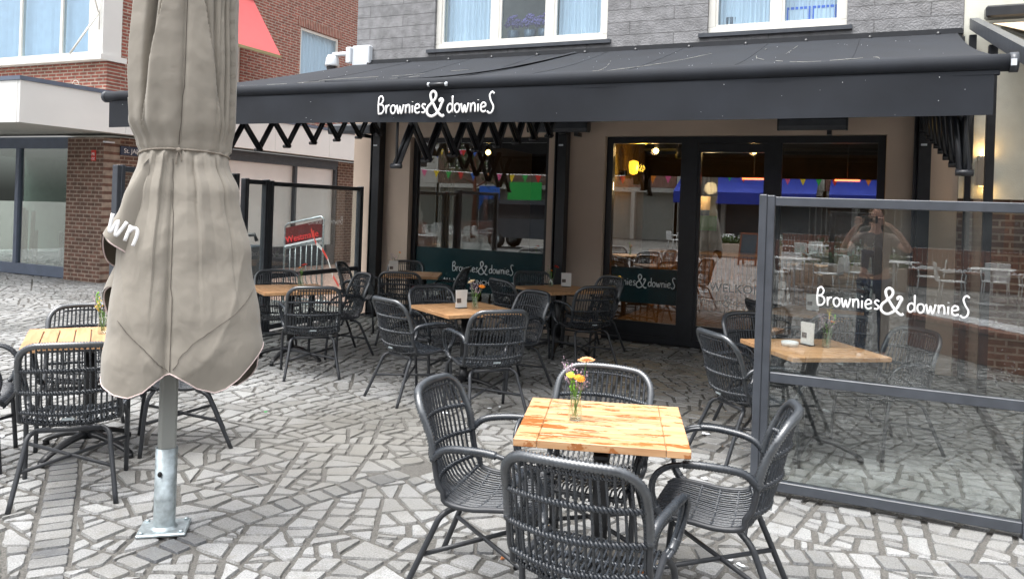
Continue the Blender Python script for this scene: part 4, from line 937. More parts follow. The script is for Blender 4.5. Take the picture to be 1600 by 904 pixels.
e_ = empty('wall_lamp', (WX(1.27), YF-.03, WZ(2.32)), 0, 'grey up and down wall lamp lit warm on the cream wall at right', 'wall lamp')
f = MB(); f.box(-.06, -.1, -.16, .06, 0, .16); f.build('housing', 'soffit', e_)
for sgn in (1, -1):
    f = MB(); f.box(-.04, -.08, .161*sgn if sgn > 0 else -.167, .04, -.02, .167 if sgn > 0 else -.161); f.build('diffuser', 'bulb', e_)
    pl = bpy.data.lights.new('lamp_light', 'POINT'); pl.energy = .5; pl.color = (1, .62, .25); pl.shadow_soft_size = .03
    po = bpy.data.objects.new('lamp_light', pl); COL.objects.link(po); po.parent = e_; po.location = (0, -.06, .21*sgn)
# ------------------------------------------------------------------ rattan armchair
PROF = catmull([(0, -.325, .87), (0, -.295, .74), (0, -.262, .60), (0, -.232, .50), (0, -.188, .43), (0, -.115, .392), (0, -.02, .384), (0, .08, .396), (0, .165, .415), (0, .222, .42), (0, .25, .402), (0, .252, .375)], 6)
PL = [0]
for i in range(1, len(PROF)): PL.append(PL[-1]+(PROF[i]-PROF[i-1]).length)
LT = PL[-1]
def interp(tab, s_):
    for (a, x), (b_, y) in zip(tab, tab[1:]):
        if s_ <= b_: t = max(0, (s_-a)/(b_-a)); t = t*t*(3-2*t); return x+(y-x)*t
    return tab[-1][1]
def surf(u, s_):
    s_ = max(0, min(LT, s_)); i = 1
    while i < len(PL)-1 and PL[i] < s_: i += 1
    t = (s_-PL[i-1])/(PL[i]-PL[i-1]); p = PROF[i-1].lerp(PROF[i], t)
    w = interp([(0, .240), (.25, .247), (.5, .245), (LT, .232)], s_)
    bow = interp([(0, .055), (.2, .085), (.42, .07), (.55, .0), (LT, -.01)], s_); dip = interp([(0, -.012), (.35, 0), (.5, .035), (.7, .03), (LT, .0)], s_)
    return Vector((u*w, p.y+bow*u*u, p.z+dip*u*u))
CR = .088
def stop(u): a = abs(u); return 0 if a < .62 else CR*(1-sqrt(max(0, 1-((a-.62)/.38)**2)))
def wrapped(mb, pts, r, pitch=.009, n=7, amp=.14):
    d = [0]
    for i in range(1, len(pts)): d.append(d[-1]+(Vector(pts[i])-Vector(pts[i-1])).length)
    m = int(d[-1]/pitch*2); out = []; rad = []; j = 1
    for k in range(m+1):
        s_ = d[-1]*k/m
        while j < len(d)-1 and d[j] < s_: j += 1
        t = (s_-d[j-1])/max(1e-9, d[j]-d[j-1]); out.append(Vector(pts[j-1]).lerp(Vector(pts[j]), t)); rad.append(r*(1+amp*(1 if k % 2 else -1)))
    mb.tube(out, rad, n)
def twist(mb, pts, r, amp, pitch=.022, n=5):
    pts = [Vector(p) for p in pts]; d = [0]
    for i in range(1, len(pts)): d.append(d[-1]+(pts[i]-pts[i-1]).length)
    m = int(d[-1]/pitch*5)
    for ph in (0, pi):
        out = []; j = 1
        for k in range(m+1):
            s_ = d[-1]*k/m
            while j < len(d)-1 and d[j] < s_: j += 1
            t = (s_-d[j-1])/max(1e-9, d[j]-d[j-1]); p = pts[j-1].lerp(pts[j], t); tg = (pts[j]-pts[j-1]).normalized()
            a = Vector((0, 0, 1)) if abs(tg.z) < .8 else Vector((0, 1, 0)); a = (a-tg*a.dot(tg)).normalized(); b_ = tg.cross(a); an = 2*pi*s_/pitch+ph
            out.append(p+(a*cos(an)+b_*sin(an))*amp)
        mb.tube(out, r, n)
def make_chair():
    root = empty('rattan_chair', (0, 0, 0), 0, 'x', 'chair')
    SE = .50                                    # where backrest turns into seat
    fr = MB()
    side = lambda sg: [surf(sg, LT-.03-(LT-.03-CR)*i/26) for i in range(27)]
    arc = lambda sg: [surf(sg*(.62+.38*cos(a)), CR*(1-sin(a))) for a in [pi/2*k/8 for k in range(1, 9)]]
    loop = side(1)+arc(1)+[surf(.62-1.24*i/10, 0) for i in range(1, 10)]+arc(-1)[::-1]+side(-1)[::-1]
    fr.tube(loop, .0125, 8); fr.tube([surf(-1+2*i/12, LT-.03)+Vector((0, -.004, -.006)) for i in range(13)], .012, 7)
    fr.build('frame', 'chair_metal', root)
    wr = MB(); top = [surf(1, .27-(.27-CR)*i/6) for i in range(7)]+arc(1)+[surf(.62-1.24*i/10, 0) for i in range(1, 10)]+arc(-1)[::-1]+[surf(-1, .27-(.27-CR)*i/6) for i in range(7)][::-1]
    wrapped(wr, top, .0172, .0140, 8, .17)
    wr.build('top_rail_wrap', 'rattan_wet_glint', root)
    bk = MB(); se = MB(); NS = 19
    for k in range(NS):
        u = -1+2*(k+.5)/NS; s0 = stop(u)
        bk.tube([surf(u, s0+(SE-s0)*i/10) for i in range(11)], .0056, 5, cap=False)
    NB = 25
    for k in range(NB):
        u = -1+2*(k+.5)/NB
        se.tube([surf(u, SE-.02+(LT-SE+.02)*i/13)+Vector((0, 0, .001*(k % 2))) for i in range(14)], .0048, 5, cap=False)
    for s_ in (.145, .275, .405): twist(bk, [surf(-1+2*i/12, s_)+Vector((0, -.004, 0)) for i in range(13)], .0066, .0072, .028)
    for s_ in (.0,): twist(bk, [surf(-.6+1.2*i/12, .034) for i in range(13)], .004, .004)
    for s_ in (.495, .58, .665, .75): twist(se, [surf(-1+2*i/12, s_)+Vector((0, 0, -.003)) for i in range(13)], .0046, .005)
    bk.build('backrest', 'rattan', root); se.build('seat', 'rattan', root)
    for sg in (1, -1):
        ar = MB(); A = surf(sg, .275)
        path = catmull([A+Vector((-.0*sg, -.01, 0)), (sg*.262, -.13, .655), (sg*.285, -.02, .672), (sg*.297, .09, .672), (sg*.298, .17, .652), (sg*.292, .222, .60), (sg*.278, .232, .53), (sg*.258, .205, .455), (sg*.236, .15, .42)], 6)
        k = 20
        wrapped(ar, path[:k], .0165, .0125, 8, .10)
        ar.tube([p+Vector((sg*.008, 0, .003)) for p in path[k-1:]], .0105, 7); ar.tube([p+Vector((-sg*.010, -.004, -.003)) for p in path[k-1:]], .0105, 7)
        wrapped(ar, path[-9:-4], .0185, .010, 8, .10)
        ar.build('armrest', 'rattan', root)
        lg = MB(); lg.tube(catmull([(sg*.10, -.10, .372), (sg*.165, -.13, .372), (sg*.198, -.165, .345), (sg*.21, -.20, .27), (sg*.252, -.315, .0)], 6), .0135, 9); lg.build('leg', 'chair_metal', root)
        lg = MB(); lg.tube(catmull([(sg*.24, .17, .42), (sg*.262, .205, .36), (sg*.264, .22, .25), (sg*.266, .24, .0)], 6), .0135, 9); lg.build('leg', 'chair_metal', root)
    st = MB()
    for sg in (1, -1): st.tube([(sg*.264, .222, .215), (-sg*.222, -.236, .185+.0)], .0105, 7)
    st.tube([(-.165, -.13, .372), (.165, -.13, .372)], .0125, 7); st.build('stretcher', 'chair_metal', root)
    f = MB(); f.box(-.03, -.232, .447, .03, -.226, .46); f.build('tag', 'galvanised', root)
    return root
proto = make_chair(); used = [False]
def chair(bx_, by_, face, label, group):
    """bx,by = middle of the backrest's top; face = heading (deg) the sitter looks at"""
    o = proto if not used[0] else copy_tree(proto); used[0] = True
    a = radians(face); o.location = (bx_+.325*cos(a), by_+.325*sin(a), 0); o.rotation_euler = (0, 0, a-pi/2); o['label'] = label; o['group'] = group
    return o
# ------------------------------------------------------------------ tables
def make_table(size=.74, topm='teak', name='cafe_table'):
    root = empty(name, (0, 0, 0), 0, 'x', 'table'); h = .75; t = .032; s_ = size/2; e = .095
    f = MB()
    f.box(-s_, -s_, h-t, -s_+e, s_, h, ch=.003).box(s_-e, -s_, h-t, s_, s_, h, ch=.003)
    n = 8; w = (size)/n
    f2 = MB(); f2.box(-s_+e-.002, -s_+.004, h-t+.002, s_-e+.002, s_-.004, h-.012); f2.build('board_core', 'seam', root)
    for i in range(n): f.box(-s_+e+.0022, -s_+i*w+(.0034 if i else 0), h-t, s_-e-.0022, -s_+(i+1)*w-(.0034 if i < n-1 else 0), h, ch=.002)
    f.build('tabletop', topm, root)
    f = MB(); f.box(-.2, -.2, h-t-.014, .2, .2, h-t-.001); f.box(-.3, -.03, h-t-.03, .3, .03, h-t-.015).box(-.03, -.3, h-t-.045, .03, .3, h-t-.031); f.build('support_frame', 'cast_iron', root)
    f = MB(); f.cyl((0, 0, .1), (0, 0, h-t-.02), .036, 14); f.cyl((0, 0, .09), (0, 0, .2), .05, 14, .036); f.build('column', 'cast_iron', root)
    for k in range(4):
        f = MB(); a = pi/4+k*pi/2; p = []; r = []
        for j in range(9):
            q = j/8; d = .03+.32*q; p.append((d*cos(a), d*sin(a), .115-.085*q**1.8-(.0 if q < .95 else .005))); r.append(.036-.012*q)
        f.tube(p, r, 8, nrm=(0, 0, 1), flat=.6); f.lathe([(0, 0), (.022, 0), (.02, .03), (0, .03)], 10, c=(.345*cos(a), .345*sin(a), 0)); f.build('foot', 'cast_iron', root)
    return root
tb = make_table(); tw = make_table(.705, 'teak_wet')
tw.location = (-1.035, 3.335, 0); tw.rotation_euler.z = radians(16.5); tw['label'] = 'square teak table with wet brown stains in the foreground'
TS = {'T2': (-3.30, 6.33, -33, 'square teak table in the middle of the terrace with four chairs pulled up'),
      'T3': (-3.27, 8.63, -33, 'teak table beside the awning post between shop window and door'),
      'T4': (-5.50, 8.98, 25, 'small looking teak table by the shop window, left end of the wall'),
      'T5': (-5.50, 6.58, -35, 'teak table just right of the closed parasol with its back to the left screen'),
      'T6': (-4.58, 3.53, -38, 'teak table at the left edge, partly hidden by the parasol'),
      'T7': (-.33, 6.03, 35, 'teak table with a vase seen through the large glass screen'),
      'T8': (-.45, 8.40, -15, 'rear teak table in the shade behind the large glass screen')}
for i, (k, (x, y, a, lab)) in enumerate(TS.items()):
    o = tb if i == 0 else copy_tree(tb); o.location = (x, y, 0); o.rotation_euler.z = radians(a); o['label'] = lab; o['group'] = 'teak bistro tables under and beside the awning'
# chairs
GRP = 'black rattan armchairs round the terrace tables'
CH = [(-.85, 2.36, 92, 'nearest black rattan chair, back to the camera, at the wet foreground table'),
 (-1.81, 3.12, 8, 'rattan chair on the left of the wet foreground table, facing right'),
 (-1.20, 3.93, -87, 'rattan chair with light top rail behind the vase of the wet foreground table'),
 (-.235, 3.50, 184, 'rattan chair right of the wet foreground table in front of the glass screen'),
 (-3.70, 5.58, 66, 'left chair of the middle table, seen from behind its left side'),
 (-3.93, 6.72, -31, 'chair on the far left side of the middle table, facing the camera'),
 (-2.55, 5.53, 138, 'chair at the near right of the middle table with its back to the camera'),
 (-2.88, 7.06, 241, 'chair at the far right of the middle table, showing its slatted front'),
 (-3.72, 7.86, 58, 'chair left of the table by the awning post, dark against the window'),
 (-3.88, 9.22, -52, 'chair behind the table by the awning post, close to the shop window'),
 (-2.55, 7.96, 137, 'chair in front of the table by the awning post, back to the camera'),
 (-2.80, 9.30, 236, 'chair right of the table by the awning post, nearest the left door pane'),
 (-5.92, 9.50, -62, 'chair behind the small far table against the big shop window'),
 (-4.98, 7.84, 115, 'chair with its back to the camera at the small far table'),
 (-6.36, 8.50, 22, 'chair seen edge on at the left of the small far table, beside the tape'),
 (-4.66, 9.00, 195, 'chair right of the small far table, dark in front of the shop window'),
 (-6.10, 7.02, -38, 'chair behind the table next to the parasol, facing the camera'),
 (-4.66, 5.90, 132, 'chair in front of the table next to the parasol, back to the camera'),
 (-5.12, 7.40, 238, 'chair right of the table next to the parasol, facing left'),
 (-6.05, 5.72, 52, 'chair hidden behind the parasol cloth at the left side of its table'),
 (-5.10, 3.90, -38, 'chair behind the left edge table, only its back above the tabletop'),
 (-3.83, 2.82, 137, 'chair in front of the left edge table, back to the camera'),
 (-4.02, 4.20, 230, 'chair behind the parasol pole at the left edge table, only legs showing'),
 (-5.20, 2.75, 48, 'chair cut off by the left picture edge'),
 (-.97, 5.46, 40, 'chair left of the large glass screen post, facing the table behind it'),
 (-.93, 6.74, -42, 'chair behind the large screen post on the far side of the vase table'),
 (.40, 6.62, 221, 'chair to the right of the vase table, seen through the large screen'),
 (-.15, 7.12, 105, 'chair just behind the vase of the screened table, pushed to the rear table'),
 (-.98, 7.72, 30, 'chair left of the rear shaded table, half hidden by the large screen post')]
for c in CH: chair(*c, GRP)
# ------------------------------------------------------------------ vases with flowers
def flower(root, base, tip, kind, r, col):
    b_, t = Vector(base), Vector(tip); rr = random.Random(int(t.x*9999+t.z*777)); st = MB(); mid = b_.lerp(t, .5)+Vector((rr.uniform(-.012, .012), rr.uniform(-.012, .012), 0))
    st.tube(catmull([b_, mid, t], 5), .0016, 5); fl = st.build('stem', 'stem_green', root)
    f = MB()
    if kind == 'daisy':
        d = (t-b_).normalized(); d = (d+Vector((rr.uniform(-.3, .3), rr.uniform(-.6, .0), .2))).normalized(); a = d.orthogonal().normalized(); c = d.cross(a)
        for ring, (q, n_) in enumerate(((1, 16), (.72, 13), (.45, 9))):
            for k in range(n_):
                an = 2*pi*k/n_+ring*.2; v = a*cos(an)+c*sin(an); w = -a*sin(an)+c*cos(an); L_ = r*q*rr.uniform(.9, 1.08); lift = .25+.35*ring
                p0 = t+d*.002*ring; p1 = p0+v*L_*.55+d*(lift*L_*.5); p2 = p0+v*L_+d*(lift*L_*.6); ww = r*.15
                f.add([p0-w*ww*.4, p0+w*ww*.4, p1+w*ww, p2+w*ww*.5, p2-w*ww*.5, p1-w*ww], [(0, 1, 2, 5), (5, 2, 3, 4)])
        f.ball(t+d*r*.25, r*.28, 8, 5)
    elif kind == 'spray':
        for k in range(22):
            q = t+Vector((rr.gauss(0, r*.5), rr.gauss(0, r*.5), rr.gauss(0, r*.8))); f.ball(q, r*.11*rr.uniform(.7, 1.4), 5, 3)
            if k % 3 == 0: f.tube([b_.lerp(t, .7), q], .0007, 3)
    elif kind == 'tall':
        for k in range(12):
            q = b_.lerp(t, 1-.035*k)+Vector((rr.uniform(-1, 1), rr.uniform(-1, 1), 0))*.008*(1+k*.06); f.ball(q, .006, 5, 3, (1, 1, 1.3))
    f.build('blossom', col, fl)
def vase(x, y, seed, label, spec):
    rr = random.Random(seed); root = empty('flower_vase', (x, y, .7515), rr.uniform(0, 1), label, 'vase', 'small glass vases with cut flowers on the tables')
    g_ = MB(); g_.lathe([(0, 0), (.029, 0), (.032, .006), (.031, .05), (.023, .082), (.021, .092), (.026, .105), (.0245, .105), (.0195, .092), (.0215, .082), (.0285, .05), (.029, .01), (0, .009)], 20); g_.build('glass', 'vase_glass', root)
    for (kind, dx, dy, z, r, col) in spec:
        flower(root, (rr.uniform(-.012, .012), rr.uniform(-.012, .012), .015), (dx, dy, z), kind, r, col)
    l = MB()
    for k in range(5):
        a = rr.uniform(0, 6.28); z = rr.uniform(.1, .17); l.add([(0, 0, z-.02), (.012*cos(a+.6), .012*sin(a+.6), z+.01), (.03*cos(a), .03*sin(a), z+.03), (.012*cos(a-.6), .012*sin(a-.6), z+.01)], [(0, 1, 2, 3)])
    l.build('leaves', 'stem_green', root)
SPR = [('spray', -.035, 0, .2, .03, 'petal_lilac'), ('spray', .035, .01, .17, .03, 'petal_lilac'), ('spray', .01, -.02, .19, .03, 'petal_lilac'), ('spray', -.05, .01, .24, .02, 'petal_lilac')]
vase(-1.15, 3.29, 1, 'glass vase with one peach gerbera above lilac sprigs on the wet foreground table', SPR+[('daisy', .045, -.01, .265, .038, 'petal_peach'), ('daisy', .02, -.035, .19, .026, 'petal_orange'), ('daisy', -.02, -.03, .20, .02, 'petal_yellow'), ('tall', -.02, -.03, .21, .01, 'leaf_green')])
vase(-4.60, 3.63, 2, 'glass vase with green and yellow stems and lilac sprigs on the left edge table', SPR+[('tall', -.04, 0, .27, .01, 'leaf_green'), ('spray', -.035, -.02, .2, .03, 'petal_yellow'), ('daisy', .07, 0, .2, .028, 'petal_orange')])
vase(-5.50, 6.72, 3, 'glass vase with red and orange blooms on the table next to the parasol', [('daisy', -.01, 0, .2, .032, 'petal_orange'), ('daisy', .035, 0, .235, .034, 'petal_red'), ('spray', -.02, 0, .14, .02, 'petal_lilac')])
vase(-3.22, 6.36, 4, 'glass vase with cream and orange blooms on the middle table', SPR+[('daisy', -.04, 0, .24, .036, 'petal_cream'), ('daisy', .06, -.01, .2, .032, 'petal_orange')])
vase(-3.42, 8.74, 5, 'glass vase with one red bloom on the table by the awning post', [('daisy', .06, 0, .235, .035, 'petal_red'), ('daisy', .0, 0, .19, .02, 'petal_orange'), ('spray', -.03, 0, .2, .03, 'stem_green')])
vase(-.24, 6.10, 6, 'glass vase with orange and yellow blooms seen through the large glass screen', SPR+[('daisy', .035, -.01, .18, .028, 'petal_orange'), ('spray', .03, 0, .255, .022, 'petal_yellow'), ('tall', .07, 0, .23, .01, 'leaf_green')])
vase(-5.85, 9.08, 7, 'glass vase with dried lilac sprigs on the small far table', SPR+[('daisy', .07, 0, .26, .02, 'petal_orange')])
# menu stands
def menu(x, y, rz, label):
    root = empty('menu_stand', (x, y, .7515), radians(rz), label, 'menu', 'menu stands on the tables')
    f = MB(); f.box(-.05, -.03, 0, .05, .03, .006, ch=.002).box(-.045, .012, .006, .045, .018, .05); f.build('base', 'cast_iron', root)
    for k, (o, m_) in enumerate(((-.006, 'paper'), (.003, 'paper'))):
        f = MB(); f.box(-.06, o, .007, .06, o+.0025, .165, T=Matrix.Rotation(radians(4*(k*2-1)), 4, 'X')); c = f.build('menu_card', m_, root)
        p = MB(); p.box(-.05, o-.0035+(k*.0055), .05, -.005, o-.0025+(k*.0055)+.001, .14, T=Matrix.Rotation(radians(4*(k*2-1)), 4, 'X'))
        if k == 0: p.build('print', 'print_dark', c)
menu(-3.33, 6.30, 62, 'narrow white menu stand beside the vase of the middle table')
menu(-3.27, 8.86, 20, 'open menu stand with dark picture on the table by the awning post')
menu(-.37, 6.12, -40, 'menu stand leaning beside the vase of the screened table')
menu(-.47, 8.42, 5, 'menu stand on the rear shaded table behind the large screen')
menu(-5.72, 8.86, 30, 'menu stand on the small far table by the shop window')
o = MB().lathe([(0, 0), (.055, 0), (.062, .03), (.056, .034), (.05, .012), (0, .01)], 24).build('ashtray', 'cafe_white', None, (-.48, 6.0, .7515)); tag(o, 'round white ashtray on the vase table behind the large screen', 'ashtray')
# ------------------------------------------------------------------ closed parasol
UB = Vector((-3.165, 2.885, 0))
tc_ = -(UB-Vector((0, 0, 0))).normalized(); ur = Vector((-tc_.y, tc_.x, 0)) # toward camera ; image right
ur = Vector((0, 0, 1)).cross(tc_).normalized()
if ur.dot(Rt) < 0: ur = -ur
um = empty('parasol', tuple(UB), 0, 'closed taupe parasol tied shut on a grey pole in the left foreground', 'parasol')
PXM = UB.dot(Fw)/1224
def zy(y, x=265):
    u_ = x-800; v_ = y-324; b_ = -u_*sin(ROLL)+v_*cos(ROLL); return H-b_*PXM
def tabz(tab, z):
    tab = sorted((zy(y), v) for y, v in tab)
    if z <= tab[0][0]: return tab[0][1]
    for (a, x), (b_, y) in zip(tab, tab[1:]):
        if z <= b_: t = (z-a)/(b_-a); t = t*t*(3-2*t); return x+(y-x)*t
    return tab[-1][1]
LFT = [(-250, 40), (-150, 62), (0, 73), (100, 77), (190, 72), (228, 58), (238, 54), (248, 56), (300, 70), (400, 84), (500, 93), (560, 99), (620, 98)]
RGT = [(-250, 44), (-150, 66), (0, 84), (100, 85), (190, 84), (228, 79), (240, 77), (252, 79), (300, 98), (400, 120), (500, 138), (545, 143), (600, 138), (630, 132)]
ZTIE = zy(238)
KF = .955
def hem(phi):
    z = hem0(phi); return H+(z-H)*(KF if cos(phi) > 0 else 1.0-.045*max(0, 1+cos(phi)*3))
def hem0(phi):
    s_ = sin(phi)
    if cos(phi) > -.15:
        px = s_*(98 if s_ < 0 else 140)
        y = [(-98, 588), (-92, 600), (-70, 611), (-50, 614), (-30, 606), (-12, 588), (0, 578), (12, 588), (32, 604), (58, 613), (75, 608), (95, 594), (115, 572), (140, 545)]
        for (a, p), (b_, q) in zip(y, y[1:]):
            if px <= b_: t = max(0, (px-a)/(b_-a)); return zy(p+(q-p)*t)
        return zy(545)
    return zy(592-16*cos(phi*4)+ (10 if s_ > 0 else -6))
NP = 380; rows = 190; ZTOP = 3.28
rr = random.Random(2)
def gauss(d, w): return math.exp(-(d/w)**2)
def cusp(d, w): return math.exp(-abs(d)/w)
P = []
for j in range(rows+1):
    row = []
    for i in range(NP):
        phi = -pi+2*pi*i/NP; sp, cp = sin(phi), cos(phi)
        zh = hem(phi); t = j/rows; z = zh+(ZTOP-zh)*t; low0 = z < ZTIE
        a = tabz(LFT, z) if sp < 0 else tabz(RGT, z); a *= PXM*(.965 if low0 else 1.0)
        am = (tabz(LFT, z)+tabz(RGT, z))*.5*PXM
        low = z < ZTIE; k = min(1, abs(z-ZTIE)/.22)
        bdep = (.62*am if not low else (.62+.10*min(1, (ZTIE-z)/.8))*am)
        x = a*(abs(sp)**.85)*(1 if sp > 0 else -1); y = bdep*(abs(cp)**(.72 if low else .9))*(1 if cp > 0 else -1)
        def sheet(c_, w_, d_):
            # edge of an overlapping cloth layer: sharp step, fading away from the edge
            dd = phi-c_
            if w_ > 0: return d_*math.exp(-dd/w_) if dd > 0 else -d_*.7*math.exp(dd/.035)
            return d_*math.exp(-dd/w_) if dd < 0 else -d_*.7*math.exp(-dd/.035)
        f_ = 1
        dz = z-ZTIE
        if not low:
            up_ = min(1, dz/.9)
            front = [(.03, .02, .16), (-1.5, .08, .3), (1.9, .14, .3), (2.5, .2, .4), (-2.1, .18, .4), (-2.7, .16, .3), (3.1, .15, .3)]
            for c_, w_, d_ in front: f_ -= d_*cusp((phi-c_), w_*(1+1.2*up_))*(.3+.7*k)
            f_ += sheet(-.78+.62*up_, .45, .20)*k+sheet(.80-.62*up_, -.40, .19)*k
            f_ -= .7*gauss(phi+.66-.20*up_, .06+.02*up_)*up_; f_ -= .35*cusp(phi-.62+.1*up_, .04)*up_
            f_ += sheet(-1.12+.10*up_, .22, .14)*k+sheet(1.12-.22*up_, .25, .16)*k+sheet(.62+.1*up_, .18, .12)*k*up_
            f_ -= .22*cusp(phi-(.92-.2*up_), .03)*k
            f_ += .04*sin(phi*19+z*5)*gauss(dz, .2)+.012*sin(phi*7+z*9)+.03*gauss(phi+.3, .12)*sin(z*14)*gauss(dz-.25, .2)
        else:
            dn = min(1, -dz/.9)
            for c_, w_, d_ in [(-.045, .05, .14), (1.55, .08, .3), (-1.5, .12, .3), (2.2, .2, .35), (-2.2, .25, .4), (2.9, .2, .3), (-2.9, .2, .2)]:
                f_ -= d_*cusp(phi-c_, w_)*(.4+.6*min(1, k*2))
            fade = (1-dn)**.7
            f_ += (sheet(-.28, -.22, .11)+sheet(.26, .30, .12)+sheet(.74, -.25, .09))*(1-dn)**1.3*min(1, -dz/.05)
            fade = (1-dn)**2.2
            for c_, w_, d_ in [(.30+.06*dn, .12, .12), (-.30-.05*dn, .10, .10), (.58+.15*dn, .10, .10), (-.62, .08, .10), (.85, .07, .08), (.12, .05, .07)]:
                f_ += d_*(cusp(phi-c_, w_)-.6*cusp(phi-c_-.14, .05))*fade*min(1, -dz/.04+.2)
            f_ += .05*sin(phi*17)*gauss(dz, .06)+.035*sin(phi*2.6+z*5+1)*dn+.02*sin(phi*4-z*7)*gauss(dz+.5, .25)
            # diagonal stretch creases running to the notch over the pole
            for sg_, ph0 in ((1, .95), (-1, -.95)):
                q_ = (z-zh)/max(.1, (ZTIE-zh)); cc_ = sg_*(.06+.95*min(1, q_*1.9)); f_ += .05*cusp(phi-cc_, .12)*(1 if q_ < .5 else max(0, 1-(q_-.5)*3))
        x *= 1+(f_-1)*(.12 if low else .4); y *= f_
        q_ = Vector((x*1.0, y*1.0, z*.7)); cr = 0
        for fq, am_ in ((4.5, .005), (11, .0028), (26, .0009)): cr += am_*(.5-abs(mnoise.noise(q_*fq+Vector((3, 7, 1)))))*2
        k_ = 1+cr/max(.1, math.hypot(x, y))*(1.3 if low else 1.0)
        row.append(UB+ur*x*(1+(k_-1)*.5)+tc_*y*k_+Vector((0, 0, z)))
    P.append(row)
f = MB(); f.grid(P, closed=True)
um_c = part(f, 'canopy', 'taupe_cloth', um)
f = MB(); f.tube(P[0], .0032, 6, closed=True); o = f.build('hem_trim', 'pink_trim'); o.parent = um_c
# seams on the skirt
def skin(px, y):
    """point on the front cloth seen at axis offset px (pixels) and image row y"""
    z = H+(zy(y)-H)*(KF if y > 300 else 1); best = None
    j = None
    for i in range(NP):
        phi = -pi+2*pi*i/NP
        if cos(phi) <= 0: continue
        zh = hem(phi)
        if z < zh: continue
        tt = (z-zh)/(ZTOP-zh)*rows; j0 = min(rows-1, int(tt)); q = P[j0][i].lerp(P[j0+1][i], tt-j0); d = abs((q-UB).dot(ur)-px*PXM)
        if best is None or d < best[0]: best = (d, q)
    return best[1]+tc_*.0035 if best else None
f = MB()
for L_ in ([(7, -30), (7, 60), (6, 140), (2, 228)], [(-5, 250), (-3, 320), (-2, 400), (-1, 480), (0, 575)], [(-72, 498), (-55, 520), (-35, 540), (-18, 560), (-3, 574)], [(118, 455), (95, 485), (62, 510), (35, 530), (18, 548), (4, 572)]):
    pts = [skin(a, b_) for a, b_ in [(p.x, p.y) for p in catmull([(a, b_, 0) for a, b_ in L_], 5)]]
    pts = [p for p in pts if p]; f.tube(pts, .0016, 5)
o = f.build('seam', 'seam'); o.parent = um_c
f = MB()
tr_ = []
for i in range(0, NP, 2):
    phi = -pi+2*pi*i/NP; zz = ZTIE+.010-.05*(1-max(0, cos(phi)))*.6; zh = hem(phi); tt = (zz-zh)/(ZTOP-zh)*rows; j0 = int(tt); q = P[j0][i].lerp(P[j0+1][i], tt-j0)
    o_ = q-UB; o_.z = 0; tr_.append(q+o_.normalized()*.004)
tr_ = [(tr_[k-1]+tr_[k]+tr_[(k+1) % len(tr_)])/3 for k in range(len(tr_))]
f.tube(tr_, .0055, 6, closed=True); kx = skin(3, 236); kx = kx+tc_*.012; f.ball(kx, .012, 8, 6); f.tube(catmull([kx, kx-Vector((0, 0, .03))-ur*.008, kx-Vector((0, 0, .07))-ur*.012], 5), .0035, 5); f.tube(catmull([kx, kx-Vector((0, 0, .03))+ur*.01, kx-Vector((0, 0, .055))+ur*.014], 5), .0035, 5); part(f, 'tie_cord', 'cord', um)
# loose flaps at the left with part of the lettering
def px3(x, y, d):
    z = zy(y, x); ax = UB+Vector((0, 0, z)); cxp = pr_x(ax); return ax+ur*((x-cxp)*PXM)+tc_*d
def pr_x(p):
    q = Vector(p)-Vector((0, 0, H)); d = q.dot(Fw); a = q.dot(Rt)/d*1224; b_ = -q.z/d*1224; return 800+a*cos(ROLL)-b_*sin(ROLL)
def flap(top, hemp, name):
    n = 16; hp = catmull([px3(*q) for q in hemp], 6); tp = catmull([px3(*q) for q in top], 6); g_ = []
    for j in range(n+1):
        t = j/n; row = []
        for i in range(len(hp)):
            u_ = i/(len(hp)-1); a = tp[int(u_*(len(tp)-1))]; q = a.lerp(hp[i], t)+tc_*(.02*sin(pi*t))+ur*(.008*sin(t*9+u_*4)); row.append(q)
        g_.append(row)
    f = MB(); f.grid(g_); o = part(f, name, 'taupe_cloth', um)
    f = MB(); f.tube(hp, .0034, 6); l = f.build('hem_trim', 'pink_trim'); l.parent = o
    return g_, o
g1, f1 = flap([(238, 250, .14), (226, 262, .13), (222, 275, .05), (228, 290, -.05)], [(222, 402, .13), (205, 388, .16), (186, 374, .17), (178, 362, .13), (174, 385, .02), (180, 408, -.05), (205, 425, -.08)], 'flap')
g2, f2 = flap([(225, 300, .1), (215, 320, .02), (225, 330, -.1)], [(222, 505, .10), (200, 455, .08), (186, 442, .05), (174, 455, -.02), (178, 488, -.06), (205, 560, -.08)], 'flap')
a = px3(182, 354, .203); b_ = px3(211, 375, .212); m_ = MB(); lettering(m_, 'wn', a, b_-a, (Vector((0, 0, 1))+ur*.35), .155, .06, .12); o = m_.build('lettering', 'white_paint'); o.parent = f1
# pole, sleeve, base
f = MB(); T = Matrix.Translation(UB)@Matrix.Rotation(atan2(ur.y, ur.x)+.1, 4, 'Z'); f.box(-.041, -.041, .3, .041, .041, ZTOP-.1, T=T, ch=.012); part(f, 'pole', 'pole_paint', um)
f = MB(); f.lathe([(.052, .02), (.052, .42), (.046, .42), (.046, .3)], 28, c=tuple(UB)); part(f, 'sleeve', 'galvanised', um)
f = MB(); T = Matrix.Translation(UB)@Matrix.Rotation(radians(38), 4, 'Z'); f.box(-.115, -.10, .004, .115, .10, .02, T=T, ch=.005); f.lathe([(.064, .02), (.053, .032)], 28, c=tuple(UB)); bp_ = part(f, 'base_plate', 'galvanised', um)
f = MB()
for a in (-1, 1):
    for c_ in (-1, 1): f.lathe([(0, .0), (.012, 0), (.012, .008), (0, .01)], 6, T=T@Matrix.Translation((a*.092, c_*.078, .02)))
o = f.build('bolt', 'galvanised'); o.parent = bp_
